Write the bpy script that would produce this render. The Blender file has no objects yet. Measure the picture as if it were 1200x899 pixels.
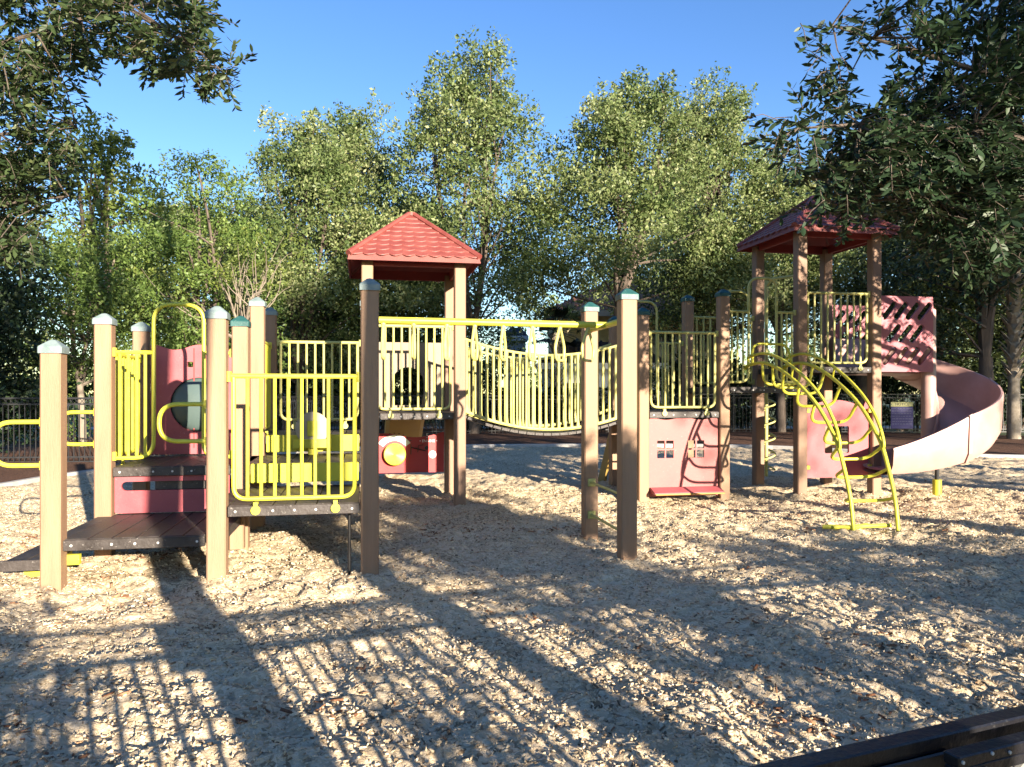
import bpy, bmesh, math, random
import numpy as np
from mathutils import Vector, Matrix
R_ = math.radians
random.seed(7); rng = np.random.default_rng(7)
scene = bpy.context.scene
COL = scene.collection
PI = math.pi

# ------------------------------------------------------------------ helpers
EYE, FOC, HOR = 1.52, 900.0, 460.0
def at(px, py, Y):
    return Vector(((px-600)*Y/FOC, Y, EYE+(HOR-py)*Y/FOC))
ANG = R_(11); U = Vector((math.cos(ANG), math.sin(ANG), 0)); V = Vector((-math.sin(ANG), math.cos(ANG), 0)); Z = Vector((0, 0, 1))
DM = 1.22; ORI = Vector((-2.40, 6.26, 0))
def G(i, k, z=0.0):
    return ORI + U*(DM*i) + V*(DM*k) + Z*z

def wloc(o):
    v = Vector((0, 0, 0))
    while o is not None:
        v = v + Vector(o.location); o = o.parent
    return v

def link(o, parent=None):
    COL.objects.link(o)
    if parent is not None: o.parent = parent
    return o

def tag(o, label=None, cat=None, group=None, kind=None):
    if label: o['label'] = label
    if cat: o['category'] = cat
    if group: o['group'] = group
    if kind: o['kind'] = kind
    return o

def thing(name, label, cat, loc=(0, 0, 0), group=None):
    o = bpy.data.objects.new(name, None); o.location = loc; o.empty_display_size = .3
    link(o); return tag(o, label, cat, group)

class MB:
    def __init__(s): s.v = []; s.f = []
    def add(s, vs, fs):
        n = len(s.v); s.v += [tuple(p) for p in vs]; s.f += [tuple(i+n for i in f) for f in fs]; return s
    def box(s, c, size, ax=None, ch=0.0):
        X, Y, W = ax or (U, V, Z); c = Vector(c); a, b, h = size[0]/2, size[1]/2, size[2]/2
        if ch:
            pts = [(-a+ch, -b), (a-ch, -b), (a, -b+ch), (a, b-ch), (a-ch, b), (-a+ch, b), (-a, b-ch), (-a, -b+ch)]
        else: pts = [(-a, -b), (a, -b), (a, b), (-a, b)]
        n = len(pts)
        vs = [c+X*p[0]+Y*p[1]-W*h for p in pts]+[c+X*p[0]+Y*p[1]+W*h for p in pts]
        fs = [tuple(range(n))[::-1], tuple(range(n, 2*n))]+[(i, (i+1) % n, n+(i+1) % n, n+i) for i in range(n)]
        return s.add(vs, fs)
    def bbox(s, c, size, ax=None, b=.006):
        """box with all edges bevelled: three stacked rings"""
        X, Y, W = ax or (U, V, Z); c = Vector(c); x, y, h = size[0]/2, size[1]/2, size[2]/2
        vs = []
        for (ins, zz) in ((b, -h), (0, -h+b), (0, h-b), (b, h)):
            a1, b1 = x-ins, y-ins
            for p in ((-a1+b, -b1), (a1-b, -b1), (a1, -b1+b), (a1, b1-b), (a1-b, b1), (-a1+b, b1), (-a1, b1-b), (-a1, -b1+b)):
                vs.append(c+X*p[0]+Y*p[1]+W*zz)
        fs = [tuple(range(8))[::-1], tuple(range(24, 32))]
        for r in range(3):
            for i in range(8): fs.append((r*8+i, r*8+(i+1) % 8, r*8+8+(i+1) % 8, r*8+8+i))
        return s.add(vs, fs)
    def tube(s, pts, r, seg=8, closed=False, caps=True):
        pts = [Vector(p) for p in pts]; n = len(pts)
        rs = r if isinstance(r, (list, tuple)) else [r]*n
        vs = []; prev = None
        for i, p in enumerate(pts):
            if closed: t = pts[(i+1) % n]-pts[(i-1) % n]
            else: t = pts[min(i+1, n-1)]-pts[max(i-1, 0)]
            if t.length < 1e-9: t = Vector((0, 0, 1))
            t.normalize()
            if prev is None:
                ref = Vector((0, 0, 1)) if abs(t.z) < .9 else Vector((1, 0, 0))
                a = t.cross(ref).normalized()
            else:
                a = prev-t*prev.dot(t)
                if a.length < 1e-6: a = t.cross(Vector((0, 0, 1)))
                a.normalize()
            prev = a; b = t.cross(a)
            for j in range(seg):
                th = 2*PI*j/seg; vs.append(p+(a*math.cos(th)+b*math.sin(th))*rs[i])
        fs = []
        m = n if closed else n-1
        for i in range(m):
            i2 = (i+1) % n
            for j in range(seg):
                j2 = (j+1) % seg; fs.append((i*seg+j, i*seg+j2, i2*seg+j2, i2*seg+j))
        if caps and not closed:
            fs.append(tuple(range(seg))[::-1]); fs.append(tuple(range((n-1)*seg, n*seg)))
        return s.add(vs, fs)
    def disc(s, c, nrm, r, th, seg=20):
        c = Vector(c); nrm = Vector(nrm).normalized()
        return s.tube([c-nrm*th/2, c-nrm*th/2*.999+nrm*0, c+nrm*th/2], [r, r, r*.97], seg)
    def build(s, name, mat, parent=None, smooth=False, label=None):
        L = wloc(parent) if parent is not None else Vector((0, 0, 0))
        me = bpy.data.meshes.new(name)
        me.from_pydata([(p[0]-L.x, p[1]-L.y, p[2]-L.z) for p in s.v], [], s.f); me.materials.append(mat)
        if smooth:
            me.polygons.foreach_set('use_smooth', [True]*len(me.polygons))
            try: me.set_sharp_from_angle(angle=R_(40))
            except Exception: pass
        me.update()
        o = bpy.data.objects.new(name, me); link(o, parent)
        if label: o['label'] = label
        return o

def panel(outer, holes, org, ax, up, th, name, mat, parent, label=None):
    """flat board cut from an outline with holes, th thick along ax x up"""
    bm = bmesh.new(); es = []
    nrm = ax.cross(up).normalized()
    for loop in [outer]+list(holes):
        vs = [bm.verts.new(org+ax*p[0]+up*p[1]) for p in loop]
        for i in range(len(vs)): es.append(bm.edges.new((vs[i], vs[(i+1) % len(vs)])))
    bmesh.ops.triangle_fill(bm, edges=es, use_beauty=True, use_dissolve=False, normal=nrm)
    r = bmesh.ops.extrude_face_region(bm, geom=list(bm.faces))
    bmesh.ops.translate(bm, verts=[e for e in r['geom'] if isinstance(e, bmesh.types.BMVert)], vec=-nrm*th)
    bmesh.ops.recalc_face_normals(bm, faces=list(bm.faces))
    L = wloc(parent)
    bmesh.ops.translate(bm, verts=list(bm.verts), vec=-L)
    me = bpy.data.meshes.new(name); bm.to_mesh(me); bm.free(); me.materials.append(mat)
    o = bpy.data.objects.new(name, me); link(o, parent)
    if label: o['label'] = label
    return o

def arc(cx, cy, r, a0, a1, n=10):
    return [(cx+r*math.cos(R_(a0+(a1-a0)*i/n)), cy+r*math.sin(R_(a0+(a1-a0)*i/n))) for i in range(n+1)]
def circ(cx, cy, r, n=28):
    return [(cx+r*math.cos(2*PI*i/n), cy+r*math.sin(2*PI*i/n)) for i in range(n)]
def rrect(x0, y0, x1, y1, r, n=5):
    return arc(x1-r, y1-r, r, 0, 90, n)+arc(x0+r, y1-r, r, 90, 180, n)+arc(x0+r, y0+r, r, 180, 270, n)+arc(x1-r, y0+r, r, 270, 360, n)
def capsule(cx, cy, L, w, ang):
    ca, sa = math.cos(ang), math.sin(ang); pts = arc(L/2-w/2, 0, w/2, -90, 90, 6)+arc(-L/2+w/2, 0, w/2, 90, 270, 6)
    return [(cx+p[0]*ca-p[1]*sa, cy+p[0]*sa+p[1]*ca) for p in pts]
def fillet(pts, r, n=6):
    """round the corners of an open 3-D polyline"""
    pts = [Vector(p) for p in pts]; out = [pts[0]]
    for i in range(1, len(pts)-1):
        a = (pts[i-1]-pts[i]); b = (pts[i+1]-pts[i]); rr = min(r, a.length*.49, b.length*.49)
        p0 = pts[i]+a.normalized()*rr; p1 = pts[i]+b.normalized()*rr
        for j in range(n+1):
            t = j/n; out.append(p0*(1-t)**2+pts[i]*2*t*(1-t)+p1*t*t)
    out.append(pts[-1]); return out
def smooth_path(pts, n=8):
    pts = [Vector(p) for p in pts]; out = []
    for i in range(len(pts)-1):
        p0 = pts[max(i-1, 0)]; p1 = pts[i]; p2 = pts[i+1]; p3 = pts[min(i+2, len(pts)-1)]
        for j in range(n):
            t = j/n
            out.append(.5*((2*p1)+(p2-p0)*t+(2*p0-5*p1+4*p2-p3)*t*t+(3*p1-p0-3*p2+p3)*t**3))
    out.append(pts[-1]); return out

# ------------------------------------------------------------------ materials
def mat(name): 
    m = bpy.data.materials.new(name); m.use_nodes = True
    return m, m.node_tree.nodes, m.node_tree.links, m.node_tree.nodes['Principled BSDF']
def ramp(N, stops):
    r = N.new('ShaderNodeValToRGB'); e = r.color_ramp.elements
    while len(e) < len(stops): e.new(.5)
    for el, (p, c) in zip(e, stops): el.position = p; el.color = (*c, 1)
    return r
def noise(N, L, scale, detail=4, rough=.55, vec=None, sx=None):
    n = N.new('ShaderNodeTexNoise'); n.inputs['Scale'].default_value = scale; n.inputs['Detail'].default_value = detail; n.inputs['Roughness'].default_value = rough
    tc = N.new('ShaderNodeTexCoord'); src = tc.outputs['Object']
    if sx:
        mp = N.new('ShaderNodeMapping'); mp.inputs['Scale'].default_value = sx; L.new(src, mp.inputs['Vector']); src = mp.outputs['Vector']
    L.new(src, n.inputs['Vector']); return n
def weathered(name, c, c2, rough=.5, scale=3., bump=.15, bscale=60., sx=None, spec=.4, speck=None):
    """paint or plastic faded in patches from c towards c2, with a fine surface grain"""
    m, N, L, P = mat(name)
    n = noise(N, L, scale, 6, .65, sx=sx); r = ramp(N, [(.32, c), (.68, c2)]); L.new(n.outputs['Fac'], r.inputs['Fac'])
    col = r.outputs['Color']
    if speck:
        n3 = noise(N, L, 35, 5, .7, sx=sx); r3 = ramp(N, [(.62, (0, 0, 0)), (.72, (1, 1, 1))]); L.new(n3.outputs['Fac'], r3.inputs['Fac'])
        mx = N.new('ShaderNodeMixRGB'); L.new(r3.outputs['Color'], mx.inputs['Fac']); L.new(col, mx.inputs['Color1']); mx.inputs['Color2'].default_value = (*speck, 1); col = mx.outputs['Color']
    L.new(col, P.inputs['Base Color'])
    n2 = noise(N, L, bscale, 4, .6, sx=sx); b = N.new('ShaderNodeBump'); b.inputs['Strength'].default_value = bump; b.inputs['Distance'].default_value = .01
    L.new(n2.outputs['Fac'], b.inputs['Height']); L.new(b.outputs['Normal'], P.inputs['Normal'])
    rr = N.new('ShaderNodeMapRange'); rr.inputs['To Min'].default_value = rough-.1; rr.inputs['To Max'].default_value = rough+.15
    L.new(n.outputs['Fac'], rr.inputs['Value']); L.new(rr.outputs['Result'], P.inputs['Roughness'])
    P.inputs['Specular IOR Level'].default_value = spec
    return m

M = {}
M['post'] = weathered('tan_lumber', (.235, .14, .082), (.29, .18, .11), .6, 2.2, .3, 25, sx=(6, 6, .6), speck=(.19, .115, .07))
M['post2'] = weathered('tan_lumber_brown', (.21, .125, .08), (.26, .16, .105), .6, 2.2, .3, 25, sx=(6, 6, .6), speck=(.17, .105, .07))
M['cap_pale'] = weathered('cap_pale', (.11, .155, .155), (.2, .25, .25), .55, 9, .2, 60, speck=(.2, .27, .27))  # same weathered teal cap, sunlit bleaching put into the colour
M['cap_teal'] = weathered('cap_teal', (.012, .06, .058), (.025, .09, .085), .45, 9, .2, 60, speck=(.15, .22, .2))
M['yellow'] = weathered('yellow_coat', (.46, .43, .030), (.52, .50, .06), .42, 4, .08, 80, speck=(.46, .42, .14))
M['yellow_old'] = weathered('yellow_faded', (.40, .375, .10), (.48, .45, .17), .5, 5, .12, 80, speck=(.36, .31, .17))
M['yellow_panel'] = weathered('yellow_board', (.50, .46, .025), (.56, .52, .05), .5, 3, .1, 60)
M['pink'] = weathered('pink_board', (.28, .055, .066), (.35, .085, .095), .5, 2.5, .12, 50, speck=(.42, .16, .16))
M['pink_house'] = weathered('pink_house', (.27, .072, .070), (.33, .105, .098), .55, 2.5, .12, 50, speck=(.48, .22, .20))
M['pink_slot'] = weathered('rose_board', (.30, .075, .098), (.36, .115, .135), .5, 2.5, .12, 50, speck=(.42, .18, .19))
M['slide'] = weathered('slide_plastic', (.335, .195, .17), (.41, .26, .23), .38, 2.0, .05, 40, spec=.45)
M['red'] = weathered('red_board', (.36, .022, .026), (.42, .045, .045), .45, 3, .1, 50)
M['roof'] = weathered('roof_red', (.155, .034, .028), (.215, .058, .047), .55, 5, .2, 60, speck=(.3, .1, .08))
M['roof_in'] = weathered('roof_inside', (.22, .03, .03), (.26, .04, .04), .6, 5, .1, 60)
M['deck'] = weathered('deck_brown', (.020, .015, .013), (.06, .05, .045), .5, 4, .5, 30, sx=(1, 1, 1), speck=(.26, .235, .21))
M['tan_panel'] = weathered('tan_board', (.20, .155, .105), (.25, .20, .14), .55, 3, .1, 50)
M['ochre'] = weathered('ochre_plastic', (.33, .20, .05), (.38, .25, .07), .5, 3, .1, 50)
M['dark'] = weathered('black_metal', (.012, .012, .013), (.022, .022, .024), .4, 9, .1, 90, speck=(.05, .05, .05))
M['dark_rail'] = weathered('black_rail', (.006, .006, .009), (.012, .012, .014), .3, 14, .2, 90, speck=(.05, .05, .05))
M['steel'] = weathered('grey_steel', (.45, .45, .44), (.55, .55, .53), .4, 9, .1, 60)
M['grey_metal'] = weathered('worn_grey_metal', (.10, .10, .095), (.2, .2, .19), .4, 12, .1, 60)
M['beige'] = weathered('beige_plastic', (.30, .25, .17), (.36, .31, .23), .5, 4, .1, 50)
M['white'] = weathered('white_paint', (.74, .72, .68), (.8, .79, .76), .5, 6, .05, 50)
M['kerb'] = weathered('kerb_concrete', (.30, .29, .27), (.42, .40, .37), .85, 5, .4, 40)
M['bark'] = weathered('bark', (.06, .045, .035), (.12, .095, .075), .9, 5, .9, 14, sx=(3, 3, .6))
M['bark_pale'] = weathered('pale_bark', (.13, .108, .085), (.23, .19, .145), .8, 5, .5, 18, sx=(3, 3, .6))
M['boot'] = weathered('palm_boot', (.22, .18, .13), (.42, .36, .28), .85, 8, .5, 30)
M['stucco'] = weathered('cream_stucco', (.74, .61, .36), (.78, .67, .42), .9, 2, .2, 90)
M['stucco_white'] = weathered('white_stucco', (.66, .65, .62), (.72, .71, .68), .9, 2, .2, 90)
M['grey_wall'] = weathered('grey_board', (.36, .37, .38), (.45, .46, .47), .8, 3, .3, 30, sx=(8, 8, .2))
M['tile'] = weathered('terracotta', (.36, .15, .08), (.50, .25, .14), .8, 6, .5, 20)
M['dark_roof'] = weathered('dark_shingle', (.03, .028, .027), (.055, .05, .047), .85, 8, .5, 30)
M['trim'] = weathered('trim_white', (.7, .7, .68), (.78, .78, .76), .6, 4, .05, 50)
M['blue_sign'] = weathered('sign_blue', (.03, .025, .16), (.04, .03, .2), .4, 4, .02, 40)
M['print'] = weathered('print_ink', (.20, .20, .32), (.28, .28, .4), .5, 4, .02, 40)
M['sign_head'] = weathered('sign_yellow', (.62, .58, .22), (.68, .64, .28), .4, 4, .02, 40)
m, N, L, P = mat('window_glass'); P.inputs['Base Color'].default_value = (.02, .025, .03, 1); P.inputs['Roughness'].default_value = .08; M['glass'] = m
m, N, L, P = mat('bubble_plastic'); P.inputs['Base Color'].default_value = (.07, .10, .095, 1); P.inputs['Roughness'].default_value = .22; P.inputs['Specular IOR Level'].default_value = .5; M['bubble'] = m

def leafmat(name, c0, c1, c2, trans=.35, rough=.5):
    m, N, L, P = mat(name)
    a = N.new('ShaderNodeAttribute'); a.attribute_name = 'tint'
    r = ramp(N, [(0, c0), (.55, c1), (1, c2)]); L.new(a.outputs['Fac'], r.inputs['Fac'])
    L.new(r.outputs['Color'], P.inputs['Base Color']); P.inputs['Roughness'].default_value = rough; P.inputs['Specular IOR Level'].default_value = .35
    t = N.new('ShaderNodeBsdfTranslucent'); mx = N.new('ShaderNodeMixShader'); mx.inputs['Fac'].default_value = trans
    hs = N.new('ShaderNodeHueSaturation'); hs.inputs['Value'].default_value = 1.35; hs.inputs['Hue'].default_value = .48; L.new(r.outputs['Color'], hs.inputs['Color']); L.new(hs.outputs['Color'], t.inputs['Color'])
    out = N['Material Output']
    L.new(P.outputs['BSDF'], mx.inputs[1]); L.new(t.outputs['BSDF'], mx.inputs[2]); L.new(mx.outputs['Shader'], out.inputs['Surface'])
    return m
M['oak'] = leafmat('oak_leaves', (.05, .085, .024), (.14, .185, .062), (.30, .32, .155))
M['oak_yellow'] = leafmat('yellowgreen_leaves', (.07, .10, .02), (.13, .17, .035), (.20, .23, .06))
M['young'] = leafmat('bright_leaves', (.06, .105, .022), (.125, .19, .045), (.21, .27, .08))
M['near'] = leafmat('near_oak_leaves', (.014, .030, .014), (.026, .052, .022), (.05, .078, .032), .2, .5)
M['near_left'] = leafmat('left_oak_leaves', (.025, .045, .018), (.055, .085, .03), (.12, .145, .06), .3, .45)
M['dark_leaf'] = leafmat('dark_leaves', (.012, .025, .012), (.022, .042, .018), (.04, .06, .025), .2)
M['hedge'] = leafmat('hedge_leaves', (.04, .08, .02), (.08, .14, .03), (.14, .2, .05))

# wood mulch
def mulchmat(name, cols, attr):
    m, N, L, P = mat(name)
    r = ramp(N, cols)
    if attr:
        a = N.new('ShaderNodeAttribute'); a.attribute_name = 'tint'; L.new(a.outputs['Fac'], r.inputs['Fac'])
        n = noise(N, L, 60, 4); 
    else:
        v = N.new('ShaderNodeTexVoronoi'); v.inputs['Scale'].default_value = 34; v.inputs['Randomness'].default_value = 1
        tc = N.new('ShaderNodeTexCoord'); mp = N.new('ShaderNodeMapping'); mp.inputs['Scale'].default_value = (.7, 1.3, 1); mp.inputs['Rotation'].default_value = (0, 0, .5)
        nz = noise(N, L, 7, 3); ad = N.new('ShaderNodeVectorMath'); ad.operation = 'MULTIPLY_ADD'; ad.inputs[1].default_value = (.35, .35, .35)
        L.new(nz.outputs['Color'], ad.inputs[0]); L.new(tc.outputs['Object'], ad.inputs[2]); L.new(ad.outputs['Vector'], mp.inputs['Vector']); L.new(mp.outputs['Vector'], v.inputs['Vector'])
        sp = N.new('ShaderNodeSeparateColor'); L.new(v.outputs['Color'], sp.inputs['Color'])
        n0 = noise(N, L, .9, 5, .65); ma = N.new('ShaderNodeMath'); ma.operation = 'MULTIPLY_ADD'; ma.inputs[1].default_value = .55
        mb = N.new('ShaderNodeMath'); mb.operation = 'MULTIPLY'; mb.inputs[1].default_value = .55; L.new(n0.outputs['Fac'], mb.inputs[0])
        L.new(sp.outputs[0], ma.inputs[0]); L.new(mb.outputs[0], ma.inputs[2]); L.new(ma.outputs[0], r.inputs['Fac'])
        n = noise(N, L, 45, 5, .7)
    L.new(r.outputs['Color'], P.inputs['Base Color']); P.inputs['Roughness'].default_value = .9; P.inputs['Specular IOR Level'].default_value = .15
    b = N.new('ShaderNodeBump'); b.inputs['Strength'].default_value = .7; b.inputs['Distance'].default_value = .03
    L.new(n.outputs['Fac'], b.inputs['Height']); L.new(b.outputs['Normal'], P.inputs['Normal'])
    return m
PALE = [(0, (.13, .09, .055)), (.10, (.34, .26, .165)), (.3, (.54, .43, .28)), (.65, (.64, .52, .35)), (.94, (.72, .61, .44)), (.97, (.44, .27, .15)), (1, (.30, .15, .08))]
M['mulch'] = mulchmat('pale_mulch', [(.22, (.13, .088, .05)), (.36, (.44, .34, .215)), (.6, (.60, .48, .315)), (.86, (.68, .56, .39)), (.99, (.42, .26, .14))], False)
M['chips'] = mulchmat('pale_chips', PALE, True)
M['bed'] = mulchmat('dark_mulch', [(.1, (.03, .018, .012)), (.4, (.085, .045, .03)), (.7, (.13, .07, .045)), (1, (.2, .11, .07))], False)
M['needles'] = mulchmat('brown_needles', [(0, (.12, .055, .03)), (.5, (.22, .11, .06)), (1, (.36, .21, .12))], True)
M['lawn'] = weathered('lawn', (.035, .055, .018), (.06, .085, .03), .95, .8, .6, 30)

# ------------------------------------------------------------------ numpy meshes
def np_mesh(name, V_, F_, mt, tint=None, parent=None, smooth=False):
    V_ = np.asarray(V_, np.float32); F_ = np.asarray(F_, np.int32)
    if parent is not None: V_ = V_-np.array(wloc(parent), np.float32)
    k = F_.shape[1]
    me = bpy.data.meshes.new(name)
    me.vertices.add(len(V_)); me.vertices.foreach_set('co', V_.ravel())
    me.loops.add(F_.size); me.loops.foreach_set('vertex_index', F_.ravel())
    me.polygons.add(len(F_)); me.polygons.foreach_set('loop_start', np.arange(0, F_.size, k, dtype=np.int32))
    if smooth: me.polygons.foreach_set('use_smooth', np.ones(len(F_), bool))
    if tint is not None:
        a = me.attributes.new('tint', 'FLOAT', 'FACE'); a.data.foreach_set('value', np.asarray(tint, np.float32))
    me.update(calc_edges=True); me.materials.append(mt)
    o = bpy.data.objects.new(name, me); link(o, parent); return o

def hsh(ix, iy, s):
    h = (ix*374761393+iy*668265263+s*1442695041) & 0x7fffffff
    h = ((h ^ (h >> 13))*1274126177) & 0x7fffffff
    return ((h ^ (h >> 16)) & 0xffff)/65535.0
def vnoise(x, y, s=0):
    ix = np.floor(x).astype(np.int64); iy = np.floor(y).astype(np.int64); fx = x-ix; fy = y-iy
    fx = fx*fx*(3-2*fx); fy = fy*fy*(3-2*fy)
    a = hsh(ix, iy, s); b = hsh(ix+1, iy, s); c = hsh(ix, iy+1, s); d = hsh(ix+1, iy+1, s)
    return (a*(1-fx)+b*fx)*(1-fy)+(c*(1-fx)+d*fx)*fy
FEET = [G(i, k) for i, k in ((-1, 0), (-1, 1), (-1, 2), (0, 0), (0, 1), (0, 2), (0, 3), (1, 0), (1, 1), (1, 2), (1, 3), (2, 3), (1, 4), (2, 4), (4.12, 3), (5.12, 3), (4.12, 4), (5.12, 4), (6.12, 3), (7.12, 3), (6.12, 4), (7.12, 4))]+[Vector((1.055, 7.05, 0)), Vector((.835, 8.27, 0)), Vector((3.75, 8.42, 0)), Vector((4.27, 8.48, 0))]
def gheight(x, y):
    x = np.asarray(x, float); y = np.asarray(y, float)
    wx = x+.12*vnoise(x*5, y*5, 21); wy = y+.12*vnoise(x*5+9, y*5, 22)
    h = .05*(vnoise(x*.7, y*.7, 1)-.5)
    h += .060*(vnoise(wx*3.2, wy*3.6, 2)-.5)
    c1 = np.abs(2*vnoise(wx*5.5+wy*1.5, wy*7.5, 3)-1)**.6; c2 = np.abs(2*vnoise(wx*11, wy*14+wx*2, 4)-1)**.6
    m = vnoise(x*1.1+3, y*1.1, 8)
    h += (.032+.016*m)*(c1-.5)+(.022+.010*m)*(c2-.5)
    h += .016*(vnoise(x*29, y*31, 5)-.5)
    for i, p in enumerate(FEET):
        d2 = (x-p.x-.03*math.sin(i*3))**2+(y-p.y)**2
        h += (.030+.012*math.sin(i*2.1))*np.exp(-d2/.022)-(.022+.01*math.sin(i))*np.exp(-(np.sqrt(d2)-.36)**2/.02)
    for (cx, cy, r, dp) in ((5.2, 11.0, .5, .08), (.7, 8.0, .55, .05), (4.0, 8.2, .5, .05), (-3.2, 5.6, .5, .04), (2.4, 10.3, .5, .05)):
        h -= dp*np.exp(-((x-cx)**2+(y-cy)**2)/r**2)
    return h

# ------------------------------------------------------------------ sun direction (towards the sun)
AZ = math.atan2(.59, 1.0); EL = R_(12.5)
SUN = Vector((math.sin(AZ)*math.cos(EL), -math.cos(AZ)*math.cos(EL), math.sin(EL)))

# ------------------------------------------------------------------ ground
def flat(name, pts, z, mt, kind='structure'):
    b = MB(); b.add([(p[0], p[1], z) for p in pts], [tuple(range(len(pts)))])
    return tag(b.build(name, mt), kind=kind)
flat('ground', [(-500, -500), (500, -500), (500, 700), (-500, 700)], -.10, M['lawn'])
xs = np.arange(-10.0, 14.0, .026)
ys = [-.6]
while ys[-1] < 22.3: ys.append(ys[-1]+max(.02, .0042*abs(ys[-1])))
ys = np.array(ys); XX, YY = np.meshgrid(xs, ys); HH = gheight(XX, YY)
nx, ny = len(xs), len(ys)
idx = np.arange(nx*ny).reshape(ny, nx)
F_ = np.stack([idx[:-1, :-1], idx[:-1, 1:], idx[1:, 1:], idx[1:, :-1]], -1).reshape(-1, 4)
g = np_mesh('playground_mulch_ground', np.stack([XX, YY, HH], -1).reshape(-1, 3), F_, M['mulch'], smooth=True)
tag(g, kind='structure')

def chips(n, xr, yr, lmin, lmax, mt, name, label, mask=None, tr=(0, 1)):
    x = rng.uniform(*xr, n); y = yr[0]+(yr[1]-yr[0])*rng.random(n)**1.6
    keep = (np.abs(x) < y*.78+.9)
    if mask is not None: keep &= mask(x, y)
    x = x[keep]; y = y[keep]; n = len(x)
    l = rng.uniform(lmin, lmax, n)*(.8+.5*rng.random(n)); w = l*rng.uniform(.16, .42, n); t = rng.uniform(.004, .011, n)
    ya = rng.uniform(0, 2*PI, n); pi_ = rng.normal(0, .24, n); ro = rng.normal(0, .36, n)
    ax = np.stack([np.cos(ya)*np.cos(pi_), np.sin(ya)*np.cos(pi_), np.sin(pi_)], 1)
    s0 = np.stack([-np.sin(ya), np.cos(ya), 0*ya], 1); n0 = np.cross(ax, s0)
    sd = s0*np.cos(ro)[:, None]+n0*np.sin(ro)[:, None]; nm = np.cross(ax, sd)
    c = np.stack([x, y, gheight(x, y)+rng.uniform(-.002, .014, n)+.35*l/2*np.abs(np.sin(pi_))], 1)
    e = rng.uniform(.35, 1, (n, 2))
    P_ = []
    for k, (a, b, d) in enumerate([(-1, -1, -1), (1, -1, -1), (1, 1, -1), (-1, 1, -1), (-1, -1, 1), (1, -1, 1), (1, 1, 1), (-1, 1, 1)]):
        we = e[:, 0 if a < 0 else 1]
        P_.append(c+ax*(a*l/2)[:, None]+sd*(b*w/2*we)[:, None]+nm*(d*t/2)[:, None])
    VV = np.stack(P_, 1).reshape(-1, 3); base = np.arange(n)[:, None]*8
    fs = np.array([[4, 5, 6, 7], [0, 1, 5, 4], [1, 2, 6, 5], [2, 3, 7, 6], [3, 0, 4, 7]])
    FF = (base[:, None, :]+fs[None]).reshape(-1, 4)
    ti = np.repeat(tr[0]+(tr[1]-tr[0])*rng.random(n), 5)
    o = np_mesh(name, VV, FF, mt, ti)
    return tag(o, label, kind='stuff')
chips(85000, (-8, 8), (1.2, 12), .009, .032, M['chips'], 'wood_chips', 'pale weathered wood chips scattered over the playground floor')
chips(34000, (-6, 6), (1.0, 5.0), .008, .026, M['chips'], 'wood_crumbs', 'small pale wood crumbs lying between the larger chips', tr=(.0, .95))
def nmask(x, y):
    return (vnoise(x*1.3+5, y*1.3, 9)*.6+vnoise(x*4, y*4, 10)*.4 > .72) | ((x < -2.6) & (y > 5) & (y < 9) & (vnoise(x*3, y*3, 11) > .5))
chips(15000, (-8, 8), (1.2, 12), .02, .06, M['needles'], 'brown_needles', 'rusty brown dead leaves and needles in loose patches on the mulch', nmask)

KERB = [(-9.5, 6.0), (-8.6, 9.0), (-8.1, 12), (-7.85, 14.2), (-6.4, 18.0), (-3.5, 20.7), (2, 21.6), (6.5, 21.2), (9.6, 18.7), (12.5, 17.6), (18, 17.3)]
kp = [Vector((p.x, p.y, 0)) for p in smooth_path([(a, b, 0) for a, b in KERB], 6)]
def offs(path, d):
    out = []
    for i, p in enumerate(path):
        t = (path[min(i+1, len(path)-1)]-path[max(i-1, 0)]).normalized(); n = Vector((-t.y, t.x, 0)); out.append(p+n*d)
    return out
def strip(a, b, z0, z1=None):
    mb = MB(); n = len(a); z1 = z0 if z1 is None else z1
    mb.add([(p.x, p.y, z0) for p in a]+[(p.x, p.y, z1) for p in b], [(i, i+1, n+i+1, n+i) for i in range(n-1)]); return mb
ka, kb, kc, kd = offs(kp, -.02), offs(kp, .0), offs(kp, .12), offs(kp, .14)
mb = MB(); n = len(kp)
rows = [[(p.x, p.y, -.1) for p in ka], [(p.x, p.y, .055) for p in ka], [(p.x, p.y, .075) for p in kb], [(p.x, p.y, .075) for p in kc], [(p.x, p.y, .055) for p in kd], [(p.x, p.y, -.1) for p in kd]]
vs = sum(rows, []); fs = []
for r in range(5):
    for i in range(n-1): fs.append((r*n+i, r*n+i+1, (r+1)*n+i+1, (r+1)*n+i))
mb.add(vs, fs); tag(mb.build('playground_kerb', M['kerb']), kind='structure')
# planting bed between the kerb and the fence
far = []
for p in kp:
    d = Vector((p.x-1.5, p.y-8, 0)).normalized(); far.append(Vector((p.x+d.x*11, max(p.y+d.y*11, p.y-.5), 0)))
mid1 = [p.lerp(q, .3) for p, q in zip(kd, far)]; mid2 = [p.lerp(q, .65) for p, q in zip(kd, far)]
mb = MB(); vs = [(p.x, p.y, .045) for p in kd]+[(p.x, p.y, .08) for p in mid1]+[(p.x, p.y, .08) for p in mid2]+[(p.x, p.y, .02) for p in far]
fs = []
for r in range(3):
    for i in range(n-1): fs.append((r*n+i, r*n+i+1, (r+1)*n+i+1, (r+1)*n+i))
mb.add(vs, fs); tag(mb.build('planting_bed_ground', M['bed']), kind='structure')
flat('paved_path', [(-40, 33), (40, 35), (40, 37.5), (-40, 35.5)], -.09, M['kerb'])

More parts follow.
